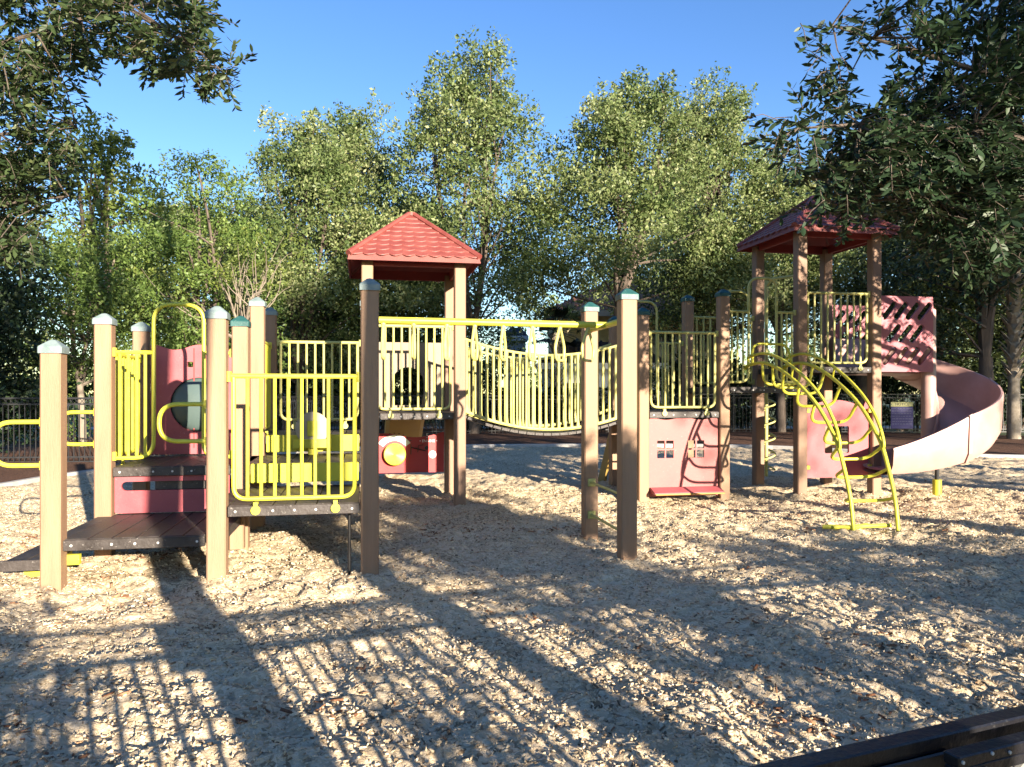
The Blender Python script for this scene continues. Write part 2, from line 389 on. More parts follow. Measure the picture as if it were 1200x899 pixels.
# ------------------------------------------------------------------ PLAY STRUCTURE
PS = thing('play_structure', 'large tan posted play structure with yellow rails, red roofs and pink panels on pale mulch', 'play structure', G(2, 2))
def post(c, top, cap='teal', m='post', has_cap=True, w=.15):
    mb = MB(); c = Vector((c.x, c.y, 0)); mb.box(c+Z*((top-.2)/2), (w, w, top+.2), ch=.012)
    p = mb.build('post', M[m], PS)
    if has_cap:
        q = MB(); h = w/2+.012; a = .012
        rings = [(h, top-.035), (h, top+.012), (h*.93, top+.022), (h*.30, top+.068), (h*.12, top+.074)]
        vs = []; fs = []
        for (r, z) in rings:
            for s in ((-r+a*.6, -r), (r-a*.6, -r), (r, -r+a*.6), (r, r-a*.6), (r-a*.6, r), (-r+a*.6, r), (-r, r-a*.6), (-r, -r+a*.6)):
                vs.append(c+U*s[0]+V*s[1]+Z*z)
        for k in range(len(rings)-1):
            for i in range(8): fs.append((k*8+i, k*8+(i+1) % 8, k*8+8+(i+1) % 8, k*8+8+i))
        fs.append(tuple(range(32, 40))); fs.append(tuple(range(8))[::-1])
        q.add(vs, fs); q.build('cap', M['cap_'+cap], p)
    return p
I0 = 4.12; I1 = 5.12; I2 = 6.12; I3 = 7.12
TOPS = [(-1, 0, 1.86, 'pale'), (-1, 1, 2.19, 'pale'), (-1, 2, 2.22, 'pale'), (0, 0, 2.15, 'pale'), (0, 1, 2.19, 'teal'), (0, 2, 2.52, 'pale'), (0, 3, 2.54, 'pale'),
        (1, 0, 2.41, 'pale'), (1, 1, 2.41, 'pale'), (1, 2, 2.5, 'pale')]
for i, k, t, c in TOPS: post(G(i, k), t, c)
for i, k, t, c in [(I0, 3, 2.64, 'teal'), (I1, 3, 2.93, 'teal'), (I0, 4, 2.64, 'teal'), (I1, 4, 3.0, 'teal')]: post(G(i, k), t, c)
for i, k in [(1, 3), (2, 3), (1, 4), (2, 4)]: post(G(i, k), 3.26, m='post' if i == 1 else 'post2', has_cap=False)
for i, k in [(I2, 3), (I3, 3), (I2, 4), (I3, 4)]: post(G(i, k), 3.88, m='post2', has_cap=False)
PA = Vector((1.055, 7.05, 0)); PB = Vector((.835, 8.27, 0))
post(PA, 2.40, 'teal'); post(PB, 2.42, 'teal')

def deck(i0, k0, z, i1=None, k1=None):
    i1 = i0+1 if i1 is None else i1; k1 = k0+1 if k1 is None else k1
    mb = MB(); Lu = (i1-i0)*DM; Lv = (k1-k0)*DM; o = G(i0, k0)
    a0, a1 = .085, Lu-.085; n = 6; w = (a1-a0)/n
    for j in range(n):
        mb.bbox(o+U*(a0+w*(j+.5))+V*(Lv/2)+Z*(z-.02), (w-.009, Lv+.06, .04), b=.004)
    for s in (-.045, Lv+.045):
        mb.bbox(o+U*(Lu/2)+V*s+Z*(z-.047), (a1-a0-.004, .028, .084), b=.004)
    for s in (.02, Lu-.02):
        mb.bbox(o+U*s+V*(Lv/2)+Z*(z-.047), (.12, Lv-.165, .082), b=.004)
    d = mb.build('deck', M['deck'], PS)
    for f in (.12, .36, .5, .64, .88):
        q = MB(); q.disc(o+U*(Lu*f)-V*.061+Z*(z-.047), V, .010, .006, 8); q.build('bolt', M['steel'], d)
    return d
for (i, k, z) in [(-1, 0, .37), (-1, 1, .82), (0, 0, .60), (0, 1, .82), (0, 2, 1.03), (1, 3, 1.25), (I0, 3, 1.25), (I1, 3, 1.60), (I2, 3, 1.90)]: deck(i, k, z)

def barrier(p, q, zb, zt, n=10, m='yellow', r=.0165, feet=True, name='barrier', nrm=None):
    mb = MB(); p = Vector((p.x, p.y, 0)); q = Vector((q.x, q.y, 0)); d = (q-p).normalized(); Ln = (q-p).length
    nrm = d.cross(Z)            # towards the viewer side
    off = nrm*.0
    P0 = lambda s, z: p+d*s+Z*z+off
    mb.tube([P0(.075, zt), P0(Ln-.075, zt)], r*1.25, 10)
    for s in (.09, Ln-.09): mb.box(P0(s, zt-.005), (.035, .05, .085), (d, nrm, Z), ch=.008)
    a, b = .125, Ln-.125
    mb.tube(fillet([P0(a, zt), P0(a, zb), P0(b, zb), P0(b, zt)], .11), r*1.12, 8)
    for j in range(1, n-1):
        s = a+(b-a)*j/(n-1); mb.tube([P0(s, zb+.004), P0(s, zt)], r*.9, 7)
    if feet:
        for f in (.25, .77):
            s = Ln*f; mb.box(P0(s, zb-.03)+nrm*.040, (.034, .060, .014), (d, nrm, Z)); mb.box(P0(s, zb-.05)+nrm*.070, (.034, .012, .06), (d, nrm, Z)); mb.disc(P0(s, zb-.085)+nrm*.072, nrm, .038, .016, 16); mb.disc(P0(s, zb-.085)+nrm*.082, nrm, .012, .010, 8)
    return mb.build(name, M[m], PS, smooth=True)
def hoop_barrier(p, q, zb, zt, zh, a, b, m='yellow', r=.0165, nl=4, nr=3):
    mb = MB(); p = Vector((p.x, p.y, 0)); q = Vector((q.x, q.y, 0)); d = (q-p).normalized(); Ln = (q-p).length; nrm = d.cross(Z)
    P0 = lambda s, z: p+d*s+Z*z
    for (e, h, nn) in ((.085, a, nl), (Ln-.085, b, nr)):
        mb.tube([P0(e, zt), P0(h, zt)], r*1.1, 9); mb.box(P0(e, zt), (.035, .05, .08), (d, nrm, Z), ch=.008); mb.box(P0(e, zb+.02), (.035, .05, .08), (d, nrm, Z), ch=.008)
        for j in range(1, nn+1):
            s = h+(e-h)*(j/(nn+.6)); mb.tube([P0(s, zb+.005), P0(s, zt)], r*.9, 7)
    mb.tube(fillet([P0(.085, zb), P0(a, zb), P0(a, zh), P0(b, zh), P0(b, zb), P0(Ln-.085, zb)], .17, 8), r*1.2, 9)
    return mb.build('entry_barrier', M[m], PS, smooth=True)
barrier(G(0, 0), G(1, 0), .645, 1.655)
barrier(G(0, 3), G(1, 3), 1.17, 2.17, m='yellow_old')
barrier(G(0, 2), G(0, 3), 1.09, 2.12, m='yellow')
barrier(G(-1, 1), G(-1, 2), .90, 1.89)
barrier(G(1, 3), G(2, 3), 1.30, 2.40, m='yellow_old')
barrier(G(I0, 3), G(I1, 3), 1.31, 2.37, m='yellow_old')
barrier(G(I2, 3), G(I3, 3), 1.96, 2.99, m='yellow_old')
hoop_barrier(G(-1, 1), G(0, 1), .90, 1.90, 2.36, .43, .88, nl=4, nr=1)
hoop_barrier(G(I1, 3), G(I2, 3), 1.67, 2.69, 3.18, .40, .84, m='yellow_old', nl=3, nr=3)
hoop_barrier(G(I0, 4), G(I1, 4), 1.31, 2.30, 2.95, .22, .70, m='yellow_old', nl=1, nr=4)
hoop_barrier(G(I1, 4), G(I2, 4), 1.67, 2.72, 3.15, .62, 1.05, m='yellow_old', nl=4, nr=1)

def loop_handle(c, z, L=.36, h=.30):
    mb = MB(); b = c-U*.085
    mb.tube(fillet([b+Z*(z+h/2), b-U*(L-.0)+Z*(z+h/2), b-U*L+Z*(z-h/2), b+Z*(z-h/2)], .148, 9), .0185, 10)
    for s in (1, -1): mb.box(b+U*.004+Z*(z+s*h/2), (.03, .05, .07), ch=.006)
    return mb.build('loop_handle', M['yellow'], PS, smooth=True)
loop_handle(G(0, 0), 1.275); loop_handle(G(-1, 0), 1.12, .35, .34); loop_handle(G(-1, 1), 1.185, .33, .30)

# transfer step left of the lowest deck
mb = MB(); c = G(-1, .45)-U*.27
for j in range(2): mb.bbox(c+U*(-.055+.16*j)+Z*.165, (.15, .92, .04), b=.004)
mb.bbox(c-V*.47+U*.02+Z*.155, (.33, .03, .085), b=.004); mb.bbox(c+V*.47+U*.02+Z*.155, (.33, .03, .085), b=.004)
st = mb.build('transfer_step', M['deck'], PS)
q = MB(); q.box(c+V*.1+Z*.03, (.20, .5, .17)); q.build('step_bracket', M['yellow'], st)
q = MB(); q.box(c+U*.36-V*.42+Z*.18, (.12, .05, .08)); q.build('step_bracket', M['yellow'], st)
# pink board behind the lowest deck, with a hand slot
panel(rrect(.09, .38, 1.12, .80, .02), [capsule(.55, .635, .80, .085, 0)], G(-1, 1)-V*.02, U, Z, .03, 'riser_board', M['pink'], PS)
mb = MB(); mb.bbox(G(-.34, 1.03, .635), (.74, .03, .09)); mb.build('grab_board', M['deck'], PS)
# tall pink board with a dark bubble window
W = DM
top = [(.10, 2.04)]+[(.10+(W-.2)*t, 2.02+.03*math.cos(4*PI*t)) for t in np.linspace(.02, .98, 25)]
bp = panel([(.10, .84)]+top+[(W-.10, .84)], [circ(W/2-.01, 1.385, .30), rrect(W/2-.13, 1.80, W/2-.07, 1.86, .01), capsule(W/2+.13, 1.84, .05, .045, 0), ], G(-1, 2)-V*.03, U, Z, .035, 'bubble_panel', M['pink'], PS)
mb = MB(); o = G(-1, 2)+U*(W/2-.01)+Z*1.385; rr = .31
vs = []; fs = []; ns, nr_ = 24, 6
for a in range(nr_+1):
    th = a/nr_*PI/2
    for b in range(ns): vs.append(o+(U*math.cos(2*PI*b/ns)+Z*math.sin(2*PI*b/ns))*rr*math.cos(th)-V*(.02+.13*math.sin(th)-.05))
for a in range(nr_):
    for b in range(ns): fs.append((a*ns+b, a*ns+(b+1) % ns, (a+1)*ns+(b+1) % ns, (a+1)*ns+b))
mb.add(vs, fs); mb.build('bubble_window', M['bubble'], bp, smooth=True)
mb = MB(); mb.box(G(-1, 2)+U*(W/2-.06)-V*.034+Z*1.46, (.014, .004, 1.1)); mb.build('seam', M['roof_in'], bp)
# yellow step boards and the wheel
for k, z0, z1 in ((1, .645, .83), (2, .85, 1.04)):
    mb = MB(); mb.bbox(G(.5, k)-V*.055+Z*((z0+z1)/2), (1.02, .03, z1-z0)); mb.build('riser_board', M['yellow_panel'], PS)
wc = G(.5, 2)-V*.20+Z*1.12
mb = MB(); mb.disc(wc, V, .185, .03, 36); wh = mb.build('wheel', M['beige'], PS, label='round beige play wheel behind the lowest barrier')
q = MB(); q.bbox(wc-V*.04+Z*.0, (.11, .02, .17)); q.disc(wc-V*.055, V, .022, .02, 12); q.build('hub_plate', M['yellow_panel'], wh)
q = MB(); q.bbox(wc+V*.06-Z*.12, (.10, .08, .36)); q.bbox(wc-V*.02-Z*.17, (.42, .02, .10)); q.build('wheel_bracket', M['yellow_panel'], wh)
mb = MB(); mb.box(G(.0, .92)+U*.0-V*.12+Z*.30, (.13, .13, .50), ch=.01); mb.build('block', M['post'], PS)
mb = MB(); mb.tube([G(.86, .12, .0)-Z*.05, G(.86, .12, .53)], .014, 8); mb.tube([G(.60, .1, .52), G(.86, .12, .52)], .014, 8); mb.build('support_rod', M['dark'], PS)

# ---- tower with the small roof
def tower_roof(i0, k0, i1, k1, z, ov, rise):
    c = (G(i0, k0)+G(i1, k1))/2; h = DM*(i1-i0)/2+ov
    lip = .09; mb = MB()
    crn = [(-1, -1), (1, -1), (1, 1), (-1, 1)]
    # outer skin: lip, hip planes with shallow scalloped courses
    def P_(sx, sy, r, zz): return c+U*(sx*r)+V*(sy*r)+Z*zz
    for f in range(4):
        (ax, ay), (bx, by) = crn[f], crn[(f+1) % 4]
        mb.add([P_(ax, ay, h, z), P_(bx, by, h, z), P_(bx, by, h*.975, z+lip), P_(ax, ay, h*.975, z+lip)], [(0, 1, 2, 3)])
        nc = 9
        for q_ in range(nc):
            t0, t1 = q_/nc, (q_+1)/nc
            r0, r1 = h*.975*(1-t0)+.02*t0, h*.975*(1-t1)+.02*t1
            z0, z1 = z+lip+rise*t0, z+lip+rise*t1
            m_ = max(1, int(round(r0*2/.17))); nseg = m_*6
            lo = []; hi = []
            for s in range(nseg+1):
                f0 = s/nseg; ph = (f0*m_+(.5 if q_ % 2 else 0)) % 1.0; dip = -.030*math.sin(PI*ph)*(r0/h)
                base = P_(ax, ay, r0, z0).lerp(P_(bx, by, r0, z0), f0); up_ = P_(ax, ay, r1, z1).lerp(P_(bx, by, r1, z1), f0)
                sl = (up_-base).normalized(); nrm = (P_(bx, by, r0, z0)-P_(ax, ay, r0, z0)).cross(sl).normalized()
                lo.append(base+sl*dip*1.3+nrm*.014); hi.append(up_+nrm*.001)
            k_ = len(lo)
            mb.add(lo+hi+[p-(Z*.014) for p in lo], [(s, s+1, k_+s+1, k_+s) for s in range(k_-1)]+[(2*k_+s, 2*k_+s+1, s+1, s) for s in range(k_-1)])
    # hips
    for (ax, ay) in crn:
        mb.tube([P_(ax, ay, h*.985, z+lip*.9), P_(ax, ay, .03, z+lip+rise+.01)], [.045, .035], 8)
    mb.disc(c+Z*(z+lip+rise+.01), Z, .07, .05, 14)
    r_ = mb.build('tower_roof', M['roof'], PS)
    q = MB()
    for f in range(4):
        (ax, ay), (bx, by) = crn[f], crn[(f+1) % 4]
        q.add([P_(ax, ay, h-.012, z), P_(bx, by, h-.012, z), P_(bx, by, h*.96, z+lip*.9), P_(ax, ay, h*.96, z+lip*.9)], [(3, 2, 1, 0)])
        q.add([P_(ax, ay, h*.96, z+lip*.9), P_(bx, by, h*.96, z+lip*.9), c+Z*(z+lip+rise-.04)], [(2, 1, 0)])
        q.add([P_(ax, ay, h, z), P_(bx, by, h, z), P_(bx, by, h-.012, z), P_(ax, ay, h-.012, z)], [(3, 2, 1, 0)])
        q.box((P_(ax, ay, h-.24, z+.03)+P_(bx, by, h-.24, z+.03))/2, ((h-.24)*2, .04, .13), (U, V, Z) if f % 2 == 0 else (V, U, Z))
    q.build('roof_lining', M['roof_in'], r_)
tower_roof(1, 3, 2, 4, 3.22, .25, .70)
tower_roof(I2, 3, I3, 4, 3.84, .25, .62)
# arch board and slide leaving the back of the tower
pl = panel(rrect(.09, 1.28, 1.13, 2.26, .03), [[(.83, 1.33)]+[(.60+.235*math.cos(R_(a)), 1.66+.235*math.sin(R_(a))) for a in range(0, 181, 12)]+[(.365, 1.33)]], G(1, 4)-V*.03, U, Z, .04, 'arch_panel', M['tan_panel'], PS)
mb = MB(); o = G(1.49, 4)
path = [o-V*.02+Z*1.27, o+V*.35+Z*1.24, o+V*.7+Z*1.08, o+V*1.5+Z*.62, o+V*2.0+Z*.30, o+V*2.5+Z*.14, o+V*2.7+Z*.10]
path = smooth_path(path, 4); prof = [(-.26, .26), (-.26, .03), (-.22, 0), (.22, 0), (.26, .03), (.26, .26), (.30, .26), (.30, .0), (.24, -.05), (-.24, -.05), (-.30, 0), (-.30, .26)]
vs = []; npf = len(prof)
for p in path: vs += [p+U*a+Z*b for a, b in prof]
fs = [(i*npf+j, i*npf+(j+1) % npf, (i+1)*npf+(j+1) % npf, (i+1)*npf+j) for i in range(len(path)-1) for j in range(npf)]
mb.add(vs, fs); sl2 = mb.build('straight_slide', M['ochre'], PS)
# red engine panel under the tower
ep = panel([(.09, .335)]+[(1.13, .335), (1.13, .935)]+[(1.13-1.04*t, .935-.07*math.sin(PI*min(1, t*1.3))*(1 if t < .77 else 0)-.02*t) for t in np.linspace(.1, .9, 12)]+[(.09, .915)], [], G(1, 4)-V*.05, U, Z, .03, 'engine_panel', M['red'], PS)
wc = G(1, 4)+U*.40-V*.10+Z*.61
mb = MB(); mb.tube([wc+V*.03, wc+V*.03, wc-V*.02, wc-V*.045, wc-V*.045], [.02, .165, .165, .15, .02], 36); w_ = mb.build('steering_wheel', M['yellow'], ep, smooth=True, label='solid yellow play steering wheel')
mb = MB()
arcp = arc(.40, .61, .20, 35, 145, 14)+arc(.40, .61, .285, 145, 35, 14)
panel(arcp, [], G(1, 4)-V*.055, U, Z, .006, 'dial_band', M['white'], ep)
gc = G(1, 4)+U*.96-V*.056+Z*.60
mb = MB(); mb.disc(gc, V, .055, .008, 24); ga = mb.build('gauge', M['white'], ep)
mb = MB(); mb.box(gc-V*.006, (.07, .003, .010), ((U+Z*.6).normalized(), V, (Z-U*.6).normalized())); mb.build('needle', M['dark'], ga)
mb = MB(); hb = G(1, 4)-V*.075
mb.tube([hb+U*.64+Z*.755, hb+U*.64+Z*.605], .008, 6); mb.tube([hb+U*.64+Z*.71, hb+U*.86+Z*.655], .009, 6); mb.tube([hb+U*.74+Z*.635, hb+U*.75+Z*.735, hb+U*.82+Z*.745], .007, 6); mb.disc(hb+U*.87+Z*.70, V, .03, .03, 12)
mb.build('lever', M['dark'], ep)
def text(body, size, loc, name, m, parent, ax=None, th=.002):
    cu = bpy.data.curves.new(name, 'FONT'); cu.body = body; cu.size = size; cu.align_x = 'CENTER'; cu.align_y = 'CENTER'; cu.extrude = th; cu.materials.append(m)
    ob = bpy.data.objects.new(name, cu); link(ob, parent); X, Y, W_ = ax or (U, Z, -V)
    mm = Matrix((X, Y, W_)).transposed().to_4x4(); mm.translation = Vector(loc)-wloc(parent); ob.matrix_basis = mm
    bpy.context.view_layer.update(); me = bpy.data.meshes.new_from_object(ob.evaluated_get(bpy.context.evaluated_depsgraph_get()))
    o2 = bpy.data.objects.new(name, me); link(o2, parent); o2.matrix_basis = mm; bpy.data.objects.remove(ob)
    if not me.materials: me.materials.append(m)
    return o2
text('\u2022 ENGINE \u2022', .055, G(1, 4)+U*.90-V*.054+Z*.80, 'lettering', M['white'], ep)
text('5', .10, G(1, 4)+U*.885-V*.054+Z*.875, 'lettering', M['white'], ep)
mb = MB()
for j in range(9):
    a = R_(40+100*j/8); mb.box(G(1, 4)+U*(.40+.31*math.cos(a))-V*.054+Z*(.61+.31*math.sin(a)), (.022, .004, .012))
tag(mb.build('dial_marks', M['dark'], ep), kind='stuff')

# ---- overhead ring track on two portals
ma = (G(1, 0)+G(1, 1))/2; mz = 2.19; mbp = (PA+PB)/2
mb = MB(); mb.tube([ma+Z*mz, mbp+Z*mz], .033, 12); mb.tube([PA+Z*mz, PB+Z*mz], .03, 12); mb.tube([G(1, 0)+Z*mz, G(1, 1)+Z*mz], .03, 12)
tb = mb.build('overhead_beam', M['yellow'], PS, smooth=True)
bd = (mbp-ma).normalized(); bs = Vector((-bd.y, bd.x, 0))
for j, (f, yaw, tw) in enumerate([(.055, 10, .10), (.175, 0, .085), (.31, 22, .10), (.425, 25, .11), (.545, 25, .12), (.67, 30, .12), (.79, 38, .13), (.915, 42, .155)]):
    c = ma.lerp(mbp, f)+Z*(mz-.03); a = bs*math.cos(R_(yaw))-bd*math.sin(R_(yaw))*-1
    a = (Matrix.Rotation(R_(-yaw), 3, 'Z') @ bs); q = MB()
    w = tw; q.tube(fillet([c, c-a*.02-Z*.02, c-a*w-Z*.20, c-a*w*.8-Z*.325, c+a*w*.8-Z*.325, c+a*w-Z*.20, c+a*.02-Z*.02, c], .045, 4), .0145, 7)
    q.tube([c+Z*.03, c-Z*.02], .022, 8); q.build('ring_handle', M['yellow_old'], tb, smooth=True)
for z in (.215, .56):
    q = MB(); q.tube([PA+Z*z, PB+Z*z], .014, 8)
    for p, s in ((PB, -1), (PA, 1)): q.bbox(p+V*(s*.08)+Z*z, (.085, .02, .085))
    q.build('foot_rung', M['yellow_old'], PS, smooth=True)

# ---- hanging bridge
def bridge_pt(t, k, z0, sag): 
    p = G(2, k).lerp(G(I0, k), t); return p+Z*(z0-sag*4*t*(1-t))
for k in (3.04, 3.96):
    mb = MB(); T = [.028+i/24*.944 for i in range(25)]
    mb.tube([bridge_pt(t, k, 2.27+.03*t, .25) for t in T], .019, 9); mb.tube([bridge_pt(t, k, 1.30, .29) for t in T], .024, 9)
    for j in range(27):
        t = .04+.92*j/26; a = bridge_pt(t, k, 1.30, .29); b = bridge_pt(t, k, 2.27+.03*t, .25)
        mb.tube([a, a+Z*.05, a+Z*.11, b-Z*.10, b-Z*.05, b], [.027, .022, .0165, .0165, .021, .021], 7)
    mb.build('bridge_rail', M['yellow_old'], PS, smooth=True)
mb = MB()
for j in range(22):
    t = (j+.5)/22; p = bridge_pt(t, 3.5, 1.23, .29); t2 = bridge_pt(t+.02, 3.5, 1.23, .29); d = (t2-p).normalized(); mb.box(p, (.108, 1.05, .035), (d, V, d.cross(V)))
mb.build('bridge_deck', M['deck'], PS)

# ---- play house board and bench below the middle deck
hp = G(I0, 3)-V*.02
win = []
for cx in (.335, .80):
    for dx in (-.067, .067):
        for dz in (-.067, .067): win.append(rrect(cx+dx-.056, .715+dz-.056, cx+dx+.056, .715+dz+.056, .006, 2))
outl = [(.09, .05), (1.13, .05), (1.13, 1.14)]+[(1.13-1.04*t, 1.15+.018*math.cos(4*PI*t)) for t in np.linspace(.04, .96, 20)]+[(.09, 1.14)]
panel(outl, win, hp, U, Z, .03, 'house_panel', M['pink_house'], PS)
mb = MB(); pr = [(0, .10), (-.16, .10), (-.19, .115), (-.19, .13), (-.03, .185), (0, .185)]; o = hp+U*.09-V*.035
vs = [o+U*s+V*a+Z*b for s in (0, 1.03) for a, b in pr]; k_ = len(pr)
mb.add(vs, [tuple(range(k_)), tuple(range(k_, 2*k_))[::-1]]+[(i, (i+1) % k_, k_+(i+1) % k_, k_+i) for i in range(k_)]); be = mb.build('bench', M['pink'], PS)
q = MB(); q.bbox(o+U*.52-V*.20+Z*.108, (1.03, .02, .022)); q.build('bench_edge', M['ochre'], be)
# steps behind the middle deck
mb = MB()
for s in (.08, .62):
    o = G(I0, 4)+U*s
    pts = [o+V*.08+Z*1.2, o+V*.28+Z*1.2, o+V*1.15+Z*0, o+V*.80+Z*0]; th = .04
    mb.add([p for p in pts]+[p+U*th for p in pts], [(0, 1, 2, 3), (7, 6, 5, 4)]+[(i, 4+i, 4+(i+1) % 4, (i+1) % 4) for i in range(4)])
for j in range(4): mb.bbox(G(I0, 4)+U*.37+V*(.30+.19*j)+Z*(.98-.25*j), (.52, .18, .04))
mb.build('step_ladder', M['ochre'], PS)
# ---- spiral pole at the back
c = at(898, 455, 13.6); c.z = 0
mb = MB(); mb.tube([c-Z*.1, c+Z*3.5], .030, 10); mb.tube([c+Z*3.4, c+Z*3.5-V*.2, c+Z*3.45-V*.9], .022, 8)
hel = [c+Vector((math.cos(t), math.sin(t), 0))*.155+Z*(.15+t*.0475) for t in np.linspace(0, 2*PI*5, 120)]
mb.tube(hel, .0155, 7)
for t in range(11): 
    p = hel[min(119, t*12)]; mb.tube([c+Z*(p.z), p], .012, 6)
mb.build('spiral_climber', M['yellow_old'], PS, smooth=True)
# ---- arched ladder climber
fx0, fx1 = 3.75, 4.27; S_ = [(0, 1.91), (.42, 1.93), (.85, 1.85), (1.38, 1.645), (1.88, 1.36), (2.27, .985), (2.45, .66), (2.58, .3), (2.64, -.08)]
def railp(side, s, z): 
    x0 = 3.40+.60*side; x1 = fx0+(fx1-fx0)*side; y0 = 11.03+.12*side
    return Vector((x0+(x1-x0)*s/2.64, y0-s*(y0-8.42-.06*side)/2.64, z))
def S_at(f):
    k = f*(len(S_)-1); i = min(int(k), len(S_)-2); t = k-i; return (S_[i][0]*(1-t)+S_[i+1][0]*t, S_[i][1]*(1-t)+S_[i+1][1]*t)
mb = MB(); RAIL = {}
for side in (0, 1):
    pth = smooth_path([railp(side, s, z) for s, z in S_], 8); RAIL[side] = pth
    mb.tube(pth, .0225, 10); mb.tube([railp(side, 0, 1.91), railp(side, -.14, 1.88)], .0225, 8)
    U2 = [(-.02, 2.02), (.42, 2.06), (.9, 1.98), (1.45, 1.77), (1.95, 1.48), (2.24, 1.19), (2.36, .95), (2.33, .86)]
    mb.tube(smooth_path([railp(side, s, z) for s, z in U2], 6), .019, 9); mb.tube([railp(side, -.02, 2.02), railp(side, -.02, 1.91)], .019, 8)
    for f in (.35, .62): 
        i = int(len(pth)*f); mb.tube([pth[i], pth[i]+Vector((0, -.05, .12))], .012, 6)
cl = mb.build('arch_climber', M['yellow'], PS, smooth=True)
for f in (.05, .135, .22, .31, .40, .49, .58, .67, .76, .87):
    i = int(f*(len(RAIL[0])-1)); a, b = RAIL[0][i], RAIL[1][i]; tg = (RAIL[0][i+1]-RAIL[0][i-1]).normalized()
    acr = (b-a).normalized(); inn = tg.cross(acr).normalized()
    if inn.z > 0 and tg.z > -.5: inn = -inn
    if inn.y < 0: inn = -inn
    if f < .25: inn = (inn-Z*.6).normalized()
    dp = .30 if f < .8 else .20
    q = MB(); q.tube(fillet([a, a+inn*dp+acr*.03, b+inn*dp-acr*.03, b], .13, 7), .0185, 8); q.build('rung', M['yellow'], cl, smooth=True)
q = MB(); a, b = railp(0, 2.6, .03), railp(1, 2.6, .03); q.tube([a-U*.28+V*.12, a, (a+b)/2+V*.12], .025, 8); q.tube([a-U*.2+V*.05, b+V*.1], .022, 8); q.build('foot_bar', M['yellow'], cl, smooth=True)
for sd in (0, 1):
    q = MB(); q.disc(railp(sd, -.13, 1.88), V, .04, .03, 12); q.build('clamp', M['yellow'], cl)
# pink hole board beneath the tall tower
oo = G(I2, 3)-V*.0
panel([(.10, .26), (1.12, .26), (1.13, 1.42), (1.08, 1.40)]+[(.10+.94*t, 1.30+.11*math.sin(PI*t)) for t in np.linspace(1, 0, 14)], [rrect(.40, .62, .80, 1.02, .02)], oo, U, Z, .035, 'hole_panel', M['pink'], PS)
for z in (.42, 1.25):
    for s in (.10, 1.12):
        mb = MB(); mb.bbox(oo+U*s-V*.03+Z*z, (.06, .05, .06)); mb.build('panel_clamp', M['yellow'], PS)
# ---- slotted boards and the spiral slide
def slots(w, h, flip=1):
    out = []
    for r_ in range(3):
        for c_ in range(4):
            cx = .17+c_*(w-.30)/3+(.05 if r_ % 2 else -.02); cz = .24+r_*(h-.46)/2+.05*(c_-1.5)*0
            if cx < .12 or cx > w-.12: continue
            out.append(capsule(cx, cz, .34, .088, R_(50)*flip))
    return out
def slotted(o, ax, w, z0, z1, name='slotted_panel', th=.035):
    return panel(rrect(0, 0, w, z1-z0, .02), slots(w, z1-z0), o+Z*z0, ax, Z, th, name, M['pink_slot'], PS)
slotted(G(I3, 3)+U*.085-V*.03, U, .90, 1.83, 2.97)
slotted(G(I3, 4)+U*.085-V*.0, U, .90, 1.83, 2.97)
ent = G(I3, 3.5); Lst = 1.0; Rc = .52; Pc = ent+U*Lst-V*Rc
pth = []
def sl_z(t): return t
for t in np.linspace(0, 1, 5): pth.append((ent+U*(Lst*t), U, -V, 1.86-.02*t, 0))
nth = 30
for j in range(1, nth+1):
    th = R_(185*j/nth); rad = V*math.cos(th)+U*math.sin(th); tan = U*math.cos(th)-V*math.sin(th); f = j/nth
    z = 1.84-1.27*(f**.95)
    pth.append((Pc+rad*Rc, tan, -rad, z, f))
last = pth[-1]
for t in np.linspace(.15, 1, 6): pth.append((last[0]+last[1]*(1.18*t), last[1], last[2], .57-.17*(1-(1-t)**2), 1+t))
vs = []; fs = []
for (p, tan, inn, z, f) in pth:
    wl = .54+.10*f if f <= 1 else .64-.30*(f-1); il = .34 if f <= 1 else .34-.18*(f-1)
    out_ = -inn
    prof = [(-.38, il), (-.365, .10), (-.30, .02), (-.16, 0), (.16, 0), (.31, .03), (.375, .12), (.405, wl-.02), (.42, wl), (.445, wl), (.455, wl-.03), (.43, .10), (.36, -.03), (.18, -.06), (-.18, -.06), (-.34, -.03), (-.415, .08), (-.43, il), (-.40, il+.012)]
    vs += [p+out_*a+Z*(z+b) for a, b in prof]
k_ = len(prof)
for i in range(len(pth)-1):
    for j in range(k_): fs.append((i*k_+j, i*k_+(j+1) % k_, (i+1)*k_+(j+1) % k_, (i+1)*k_+j))
SV = vs; mb = MB(); mb.add(vs, fs); sld = mb.build('spiral_slide', M['slide'], PS, smooth=True, label='faded pink spiral slide curling round its column')
q = MB(); q.tube([Vector((Pc.x, Pc.y, .62)), Vector((Pc.x, Pc.y, 2.35)), Vector((Pc.x, Pc.y, 2.37))], [.105, .105, .06], 20); q.build('column', M['slide'], sld, smooth=True)
for i_ in (5, 20, 34):
    q = MB(); ring = []
    for ii, ff in ((i_, .12), (i_, .62)):
        A_ = [Vector(p) for p in SV[ii*k_:(ii+1)*k_]]; B_ = [Vector(p) for p in SV[(ii+1)*k_:(ii+2)*k_]]; P_ = [a_.lerp(b_, ff*.5) for a_, b_ in zip(A_, B_)]; cc = sum(P_, Vector())/len(P_)
        ring += P_[8:17]; ring += [p+(p-cc).normalized()*.022 for p in P_[8:17]]
    for j in range(8): q.f += [(j, j+1, 9+j+1, 9+j), (18+j, 27+j, 27+j+1, 18+j+1), (9+j, 9+j+1, 27+j+1, 27+j)]
    q.v = [tuple(p) for p in ring]; q.build('flange', M['slide'], sld)
q = MB(); e0 = G(I3, 3)+U*1.02
q.bbox(e0+V*.02+Z*2.35, (.10, .07, .92), b=.03); q.build('hood_edge', M['slide'], sld)
